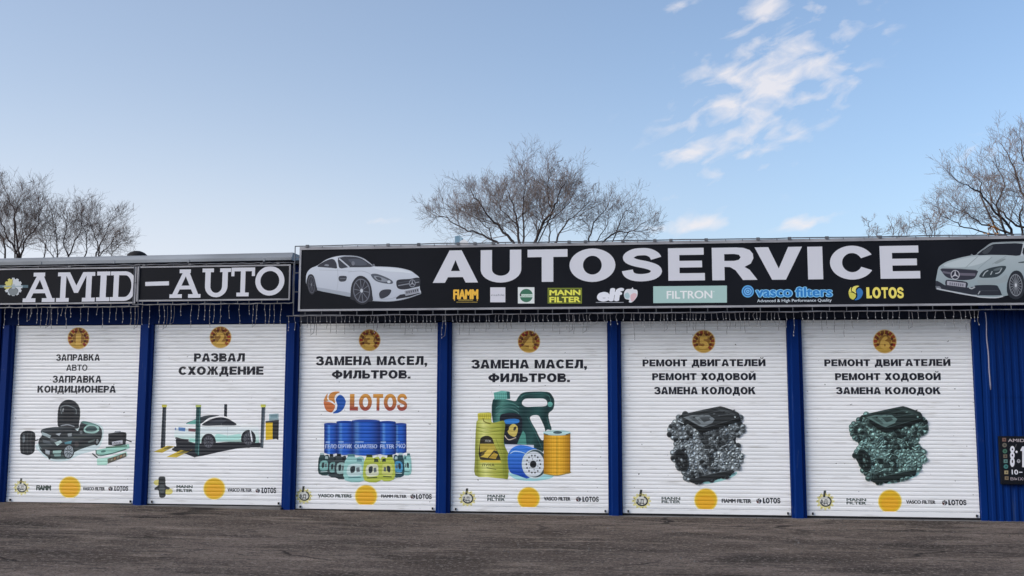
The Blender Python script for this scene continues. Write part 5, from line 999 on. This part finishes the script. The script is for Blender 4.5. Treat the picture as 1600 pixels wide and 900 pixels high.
# ------------------------------------------------------------------ roof odds and ends
mb = MB(); q = P(214.5, 398.5, .6)
prof = [(0, .085), (.06, .080), (.12, .055), (.165, .015), (.17, -.03)]
n = 20
for rr, hh in prof: mb.v += [(q.x+rr*math.cos(2*math.pi*k/n), q.y+rr*math.sin(2*math.pi*k/n), q.z+hh-.015) for k in range(n)]
for j in range(len(prof)-1):
    for k in range(n): mb.f.append((j*n+k, (j+1)*n+k, (j+1)*n+(k+1) % n, j*n+(k+1) % n))
mb.tube([(q.x, q.y, q.z-.04), (q.x, q.y, q.z-.25)], .1, 12)
o = mb.build('roof_vent', M['dark'], smooth=True); tag(o, 'low black domed vent cap on the grey roof edge', 'roof vent')
hv = empty('ventilator_hood', P(722, 384, 1.2)); tag(hv, 'small blue and white hood peeping over the big sign', 'ventilator')
q = P(722, 376, 1.2)
mb = MB(); mb.v += [(q.x-.11, q.y-.1, q.z-.25), (q.x+.02, q.y-.12, q.z-.25), (q.x+.02, q.y-.12, q.z+.03), (q.x-.03, q.y-.1, q.z+.075), (q.x-.11, q.y-.1, q.z+.06), (q.x-.11, q.y+.2, q.z-.25), (q.x+.02, q.y+.2, q.z-.25), (q.x+.02, q.y+.2, q.z+.03), (q.x-.03, q.y+.2, q.z+.075), (q.x-.11, q.y+.2, q.z+.06)]
mb.f += [(0, 1, 2, 3, 4), (9, 8, 7, 6, 5), (0, 4, 9, 5), (4, 3, 8, 9), (3, 2, 7, 8), (2, 1, 6, 7), (1, 0, 5, 6)]; mb.build('hood', M['hood_blue'], hv)
mb = MB(); mb.v += [(q.x-.02, q.y-.14, q.z-.25), (q.x+.14, q.y-.14, q.z-.25), (q.x+.13, q.y-.14, q.z-.05), (q.x+.06, q.y-.14, q.z+.005), (q.x-.02, q.y-.14, q.z-.04), (q.x-.02, q.y-.121, q.z-.25), (q.x+.14, q.y-.121, q.z-.25), (q.x+.13, q.y-.121, q.z-.05), (q.x+.06, q.y-.121, q.z+.005), (q.x-.02, q.y-.121, q.z-.04)]
mb.f += [(0, 1, 2, 3, 4), (9, 8, 7, 6, 5), (0, 4, 9, 5), (4, 3, 8, 9), (3, 2, 7, 8), (2, 1, 6, 7), (1, 0, 5, 6)]; mb.build('front_plate', M['hood_white'], hv)

# ------------------------------------------------------------------ bare trees behind the roof
def tree(label, base_u, Y, limbs, seed, dens=1.0, rmain=.05, tw=.0055, l1=1.0, squash=.12, group='bare trees behind the garage'):
    g = random.Random(seed); root = empty('bare_tree', (P(base_u, 400, Y).x, Y, 0)); tag(root, label, 'tree', group)
    wood, tips = MB(), MB(); base = Vector((P(base_u, 400, Y).x, Y, -.1))
    def branch(p, d, L, r, lev):
        n = 5 if lev < 3 else 3; pts = [p]; q = p.copy(); dd = d.normalized(); step = L/n
        for i in range(n):
            dd = (dd+Vector((g.gauss(0, .11), g.gauss(0, .11), g.gauss(.05, .10)))).normalized(); q = q+dd*step; pts.append(q)
        rr = [r*(1-.75*i/n) for i in range(n+1)]
        (wood if r > .016 else tips).tube(pts, [max(x, .0022) for x in rr], 4 if r > .012 else 3, False)
        if lev >= 4: return
        kids = {1: 8, 2: 7, 3: 5}[lev]*dens; kids = int(kids)+(1 if g.random() < kids-int(kids) else 0)
        for k in range(kids):
            f = g.uniform(.18, 1.0); i = min(int(f*n), n-1); o_ = pts[i]+(pts[i+1]-pts[i])*(f*n-i); ax = (pts[i+1]-pts[i]).normalized()
            side = Vector((g.gauss(0, 1), g.gauss(0, .8), g.gauss(.25, .8))); side = (side-ax*side.dot(ax)).normalized()
            ang = R(g.uniform(24, 58)); nd = ax*math.cos(ang)+side*math.sin(ang)
            branch(o_, nd, L*g.uniform(.42, .80)*(1.08-.35*f), max(r*.48*(1-.5*f), .0026), lev+1)
    joins = []
    vb_ = max(p[1] for l, _ in limbs for p in l)
    for pts_, r0 in limbs:
        pts_ = [(u, v+(vb_-v)*squash) for u, v in pts_]
        off = 0; dep = g.uniform(-.35, .35); P3 = []
        for i, (u, v) in enumerate(pts_):
            off = dep*i; P3.append(P(u, v, Y+off))
        # smooth the measured limb
        sp = []
        for i in range(len(P3)-1):
            a_, b_, c_, d_ = P3[max(i-1, 0)], P3[i], P3[i+1], P3[min(i+2, len(P3)-1)]
            for j in range(4):
                t = j/4; sp.append(.5*((2*b_)+(c_-a_)*t+(2*a_-5*b_+4*c_-d_)*t*t+(3*b_-a_-3*c_+d_)*t**3))
        sp.append(P3[-1]); n = len(sp)
        sp = [p+Vector((g.uniform(-.03, .03), g.uniform(-.03, .03), g.uniform(-.03, .03))) for p in sp]
        r0 *= .58; rr = [max(r0*(1-.82*i/(n-1)), .007) for i in range(n)]
        wood.tube(sp, rr, 6, False); joins.append((sp[0], r0))
        tot = sum((sp[i+1]-sp[i]).length for i in range(n-1)); m_ = max(6, int(tot/.115*dens))
        for k in range(m_):
            f = .12+.88*k/m_+g.uniform(-.03, .03); f = min(max(f, .02), .999); i = int(f*(n-1)); o_ = sp[i]; ax = (sp[i+1]-sp[i]).normalized()
            side = Vector((g.gauss(0, 1), g.gauss(0, .8), g.gauss(.2, .7))); side = (side-ax*side.dot(ax)).normalized(); ang = R(g.uniform(28, 62))
            branch(o_, ax*math.cos(ang)+side*math.sin(ang), l1*g.uniform(.55, 1.25)*(1.15-.5*f), max(rr[i]*.40, .007), 2)
        branch(sp[-1], (sp[-1]-sp[-2]), l1*.45, rr[-1], 2)
    fork = Vector((base.x, Y, max(2.2, min(j[0].z for j in joins)-.9)))
    wood.tube([base, base+(fork-base)*.5+Vector((.05, 0, 0)), fork], [.20, .165, .14], 9)
    for p, r0 in joins:
        mid = fork+(p-fork)*.5+Vector((0, 0, -.12)); wood.tube([fork-Vector((0, 0, .1)), mid, p], [r0*1.5, r0*1.2, r0], 6, False)
    wood.build('trunk', M['bark'], root, smooth=True); tips.build('crown', M['twig'], root)
    return root
c = crop(640, 210, 3.81)
tree('tall bare tree rising behind the middle of the big sign', 812, 14, [
  (c([(618, 640), (540, 530), (465, 425), (405, 315), (372, 262)]), .075), (c([(652, 640), (638, 500), (620, 360), (580, 230)]), .07), (c([(682, 640), (679, 430), (684, 240), (686, 60)]), .055),
  (c([(750, 640), (790, 500), (850, 400), (882, 290), (930, 150)]), .08), (c([(520, 640), (405, 572), (300, 522), (200, 440), (140, 450)]), .055), (c([(878, 632), (920, 510), (990, 420), (1070, 320)]), .055),
  (c([(828, 632), (832, 500), (790, 420), (735, 340)]), .04), (c([(790, 500), (850, 450), (930, 360), (980, 240)]), .035), (c([(640, 500), (560, 400), (520, 320), (470, 230)]), .035), (c([(850, 400), (820, 270), (830, 150), (850, 110)]), .03),
  (c([(500, 640), (470, 540), (390, 450), (300, 380)]), .035)], 11, 1.15, squash=.25)
tree('smaller bare tree right of the tall one, behind the big sign', 930, 15, [
  (c([(1066, 636), (1095, 520), (1150, 430), (1190, 390)]), .045), (c([(1150, 640), (1220, 582), (1310, 570), (1400, 500)]), .045), (c([(1225, 580), (1262, 470), (1290, 430), (1330, 400)]), .03), (c([(1310, 570), (1400, 560), (1450, 560)]), .025),
  (c([(1110, 640), (1170, 540), (1180, 450)]), .03)], 12, .95, l1=.85)
c = crop(0, 230, 5)
tree('bare tree at the left edge behind the grey roof, tallest of its clump', 28, 13, [
  (c([(145, 870), (128, 800), (55, 670), (5, 520), (-40, 380)]), .06), (c([(148, 860), (130, 680), (112, 470), (70, 340), (45, 250)]), .055), (c([(160, 850), (200, 715), (280, 600), (318, 470), (330, 420)]), .05), (c([(130, 800), (180, 700), (170, 520), (160, 370)]), .03),
  (c([(40, 870), (20, 700), (-60, 560), (-120, 400)]), .05), (c([(-60, 870), (-120, 650), (-200, 420)]), .06), (c([(110, 470), (150, 400), (190, 330)]), .03)], 21, 1.05)
tree('slender bare tree second from left behind the grey roof', 98, 14, [
  (c([(540, 870), (570, 745), (620, 640), (640, 520)]), .045), (c([(450, 870), (446, 740), (432, 600), (410, 480)]), .04), (c([(540, 860), (500, 700), (520, 560), (520, 470)]), .035), (c([(330, 870), (360, 720), (330, 560)]), .035), (c([(420, 870), (360, 760), (300, 680)]), .03)], 22, 1.0, l1=.85)
tree('bare tree third from left, beside the black roof vent', 152, 13.5, [
  (c([(742, 860), (770, 762), (715, 600), (692, 470)]), .045), (c([(770, 765), (830, 640), (868, 510)]), .035), (c([(660, 860), (680, 700), (640, 560), (640, 440)]), .035), (c([(780, 860), (860, 740), (930, 650)]), .03), (c([(860, 860), (900, 790), (960, 730)]), .025)], 23, 1.05, l1=.8)
c = crop(1330, 160, 3.748)
tree('large bare tree rising at the right edge above the saloon picture', 1592, 10, [
  (c([(950, 780), (905, 695), (830, 600), (760, 505), (680, 450), (600, 405)]), .06), (c([(1080, 760), (940, 685), (850, 580), (800, 470)]), .055), (c([(1090, 640), (1012, 520), (962, 375), (920, 255), (880, 170)]), .06), (c([(940, 770), (770, 700), (680, 640), (570, 570)]), .04),
  (c([(900, 780), (700, 740), (600, 690), (520, 640)]), .035), (c([(1100, 600), (1060, 420), (1010, 260), (990, 120)]), .06), (c([(1010, 780), (990, 640), (1010, 560)]), .05), (c([(760, 505), (760, 430), (730, 390)]), .03), (c([(1150, 700), (1200, 400), (1180, 150)]), .08), (c([(850, 580), (900, 450), (850, 300)]), .035)], 31, .92, l1=.85)
tree('low bushy bare sapling left of the large right hand tree', 1452, 11, [(c([(470, 830), (470, 720), (455, 650)]), .02), (c([(480, 830), (500, 710), (520, 650)]), .02), (c([(460, 830), (430, 730), (420, 690)]), .018)], 32, .75, l1=.5, group='bare saplings behind the big sign')
tree('thin bare sapling tips showing over the sign above the last shutter', 1412, 12, [(c([(240, 830), (250, 740), (235, 690)]), .018), (c([(320, 830), (335, 730), (345, 690)]), .018), (c([(280, 830), (275, 745)]), .015)], 33, .7, l1=.45, group='bare saplings behind the big sign')
tree('thinnest bare sapling, left end of the saplings over the sign', 1358, 12, [(c([(100, 830), (105, 720), (100, 670)]), .014), (c([(150, 830), (152, 740)]), .012)], 34, .6, l1=.35, group='bare saplings behind the big sign')
g = random.Random(5); mb = MB(); q = P(1552, 356, 9.6)
for k in range(46):
    o_ = q+Vector((g.gauss(0, .085), g.gauss(0, .1), g.gauss(0, .10))); a1 = Vector((g.gauss(0, 1), g.gauss(0, 1), g.gauss(0, 1))).normalized(); b1 = a1.orthogonal().normalized(); L = g.uniform(.03, .055)
    mb.add([o_-a1*L, o_+b1*L*.6, o_+a1*L, o_-b1*L*.6+a1.cross(b1)*L*.3], [(0, 1, 2), (0, 2, 3)])
mb.tube([q+Vector((.1, .1, -.6)), q+Vector((.02, 0, -.1)), q+Vector((-.06, 0, .12))], [.012, .008, .004], 5)
o = mb.build('leaf_cluster', M['leaf']); tag(o, 'clump of dry orange leaves on a twig above the saloon picture', 'leaves')

# ------------------------------------------------------------------ loose grit on the asphalt
g = random.Random(17); mb = MB()
for k in range(900):
    x, y = g.uniform(-11, 8), -abs(g.gauss(.25, 1.6)) if k % 3 else g.uniform(-9, -.3)
    if y > -.15: y = -.16
    s = g.choice((.006, .008, .011, .016)); z = gz(x, y)+.004
    mb.add([(x+s*g.uniform(.6, 1.2)*math.cos(t), y+s*g.uniform(.6, 1.2)*math.sin(t), z-.008) for t in (0, 1.3, 2.6, 3.9, 5.1)]+[(x+g.uniform(-.3, .3)*s, y+g.uniform(-.3, .3)*s, z+s*.8)], [(0, 1, 5), (1, 2, 5), (2, 3, 5), (3, 4, 5), (4, 0, 5)])
tag(mb.build('grit', M['stone']), 'loose grit scattered over the asphalt', 'grit', kind='stuff')
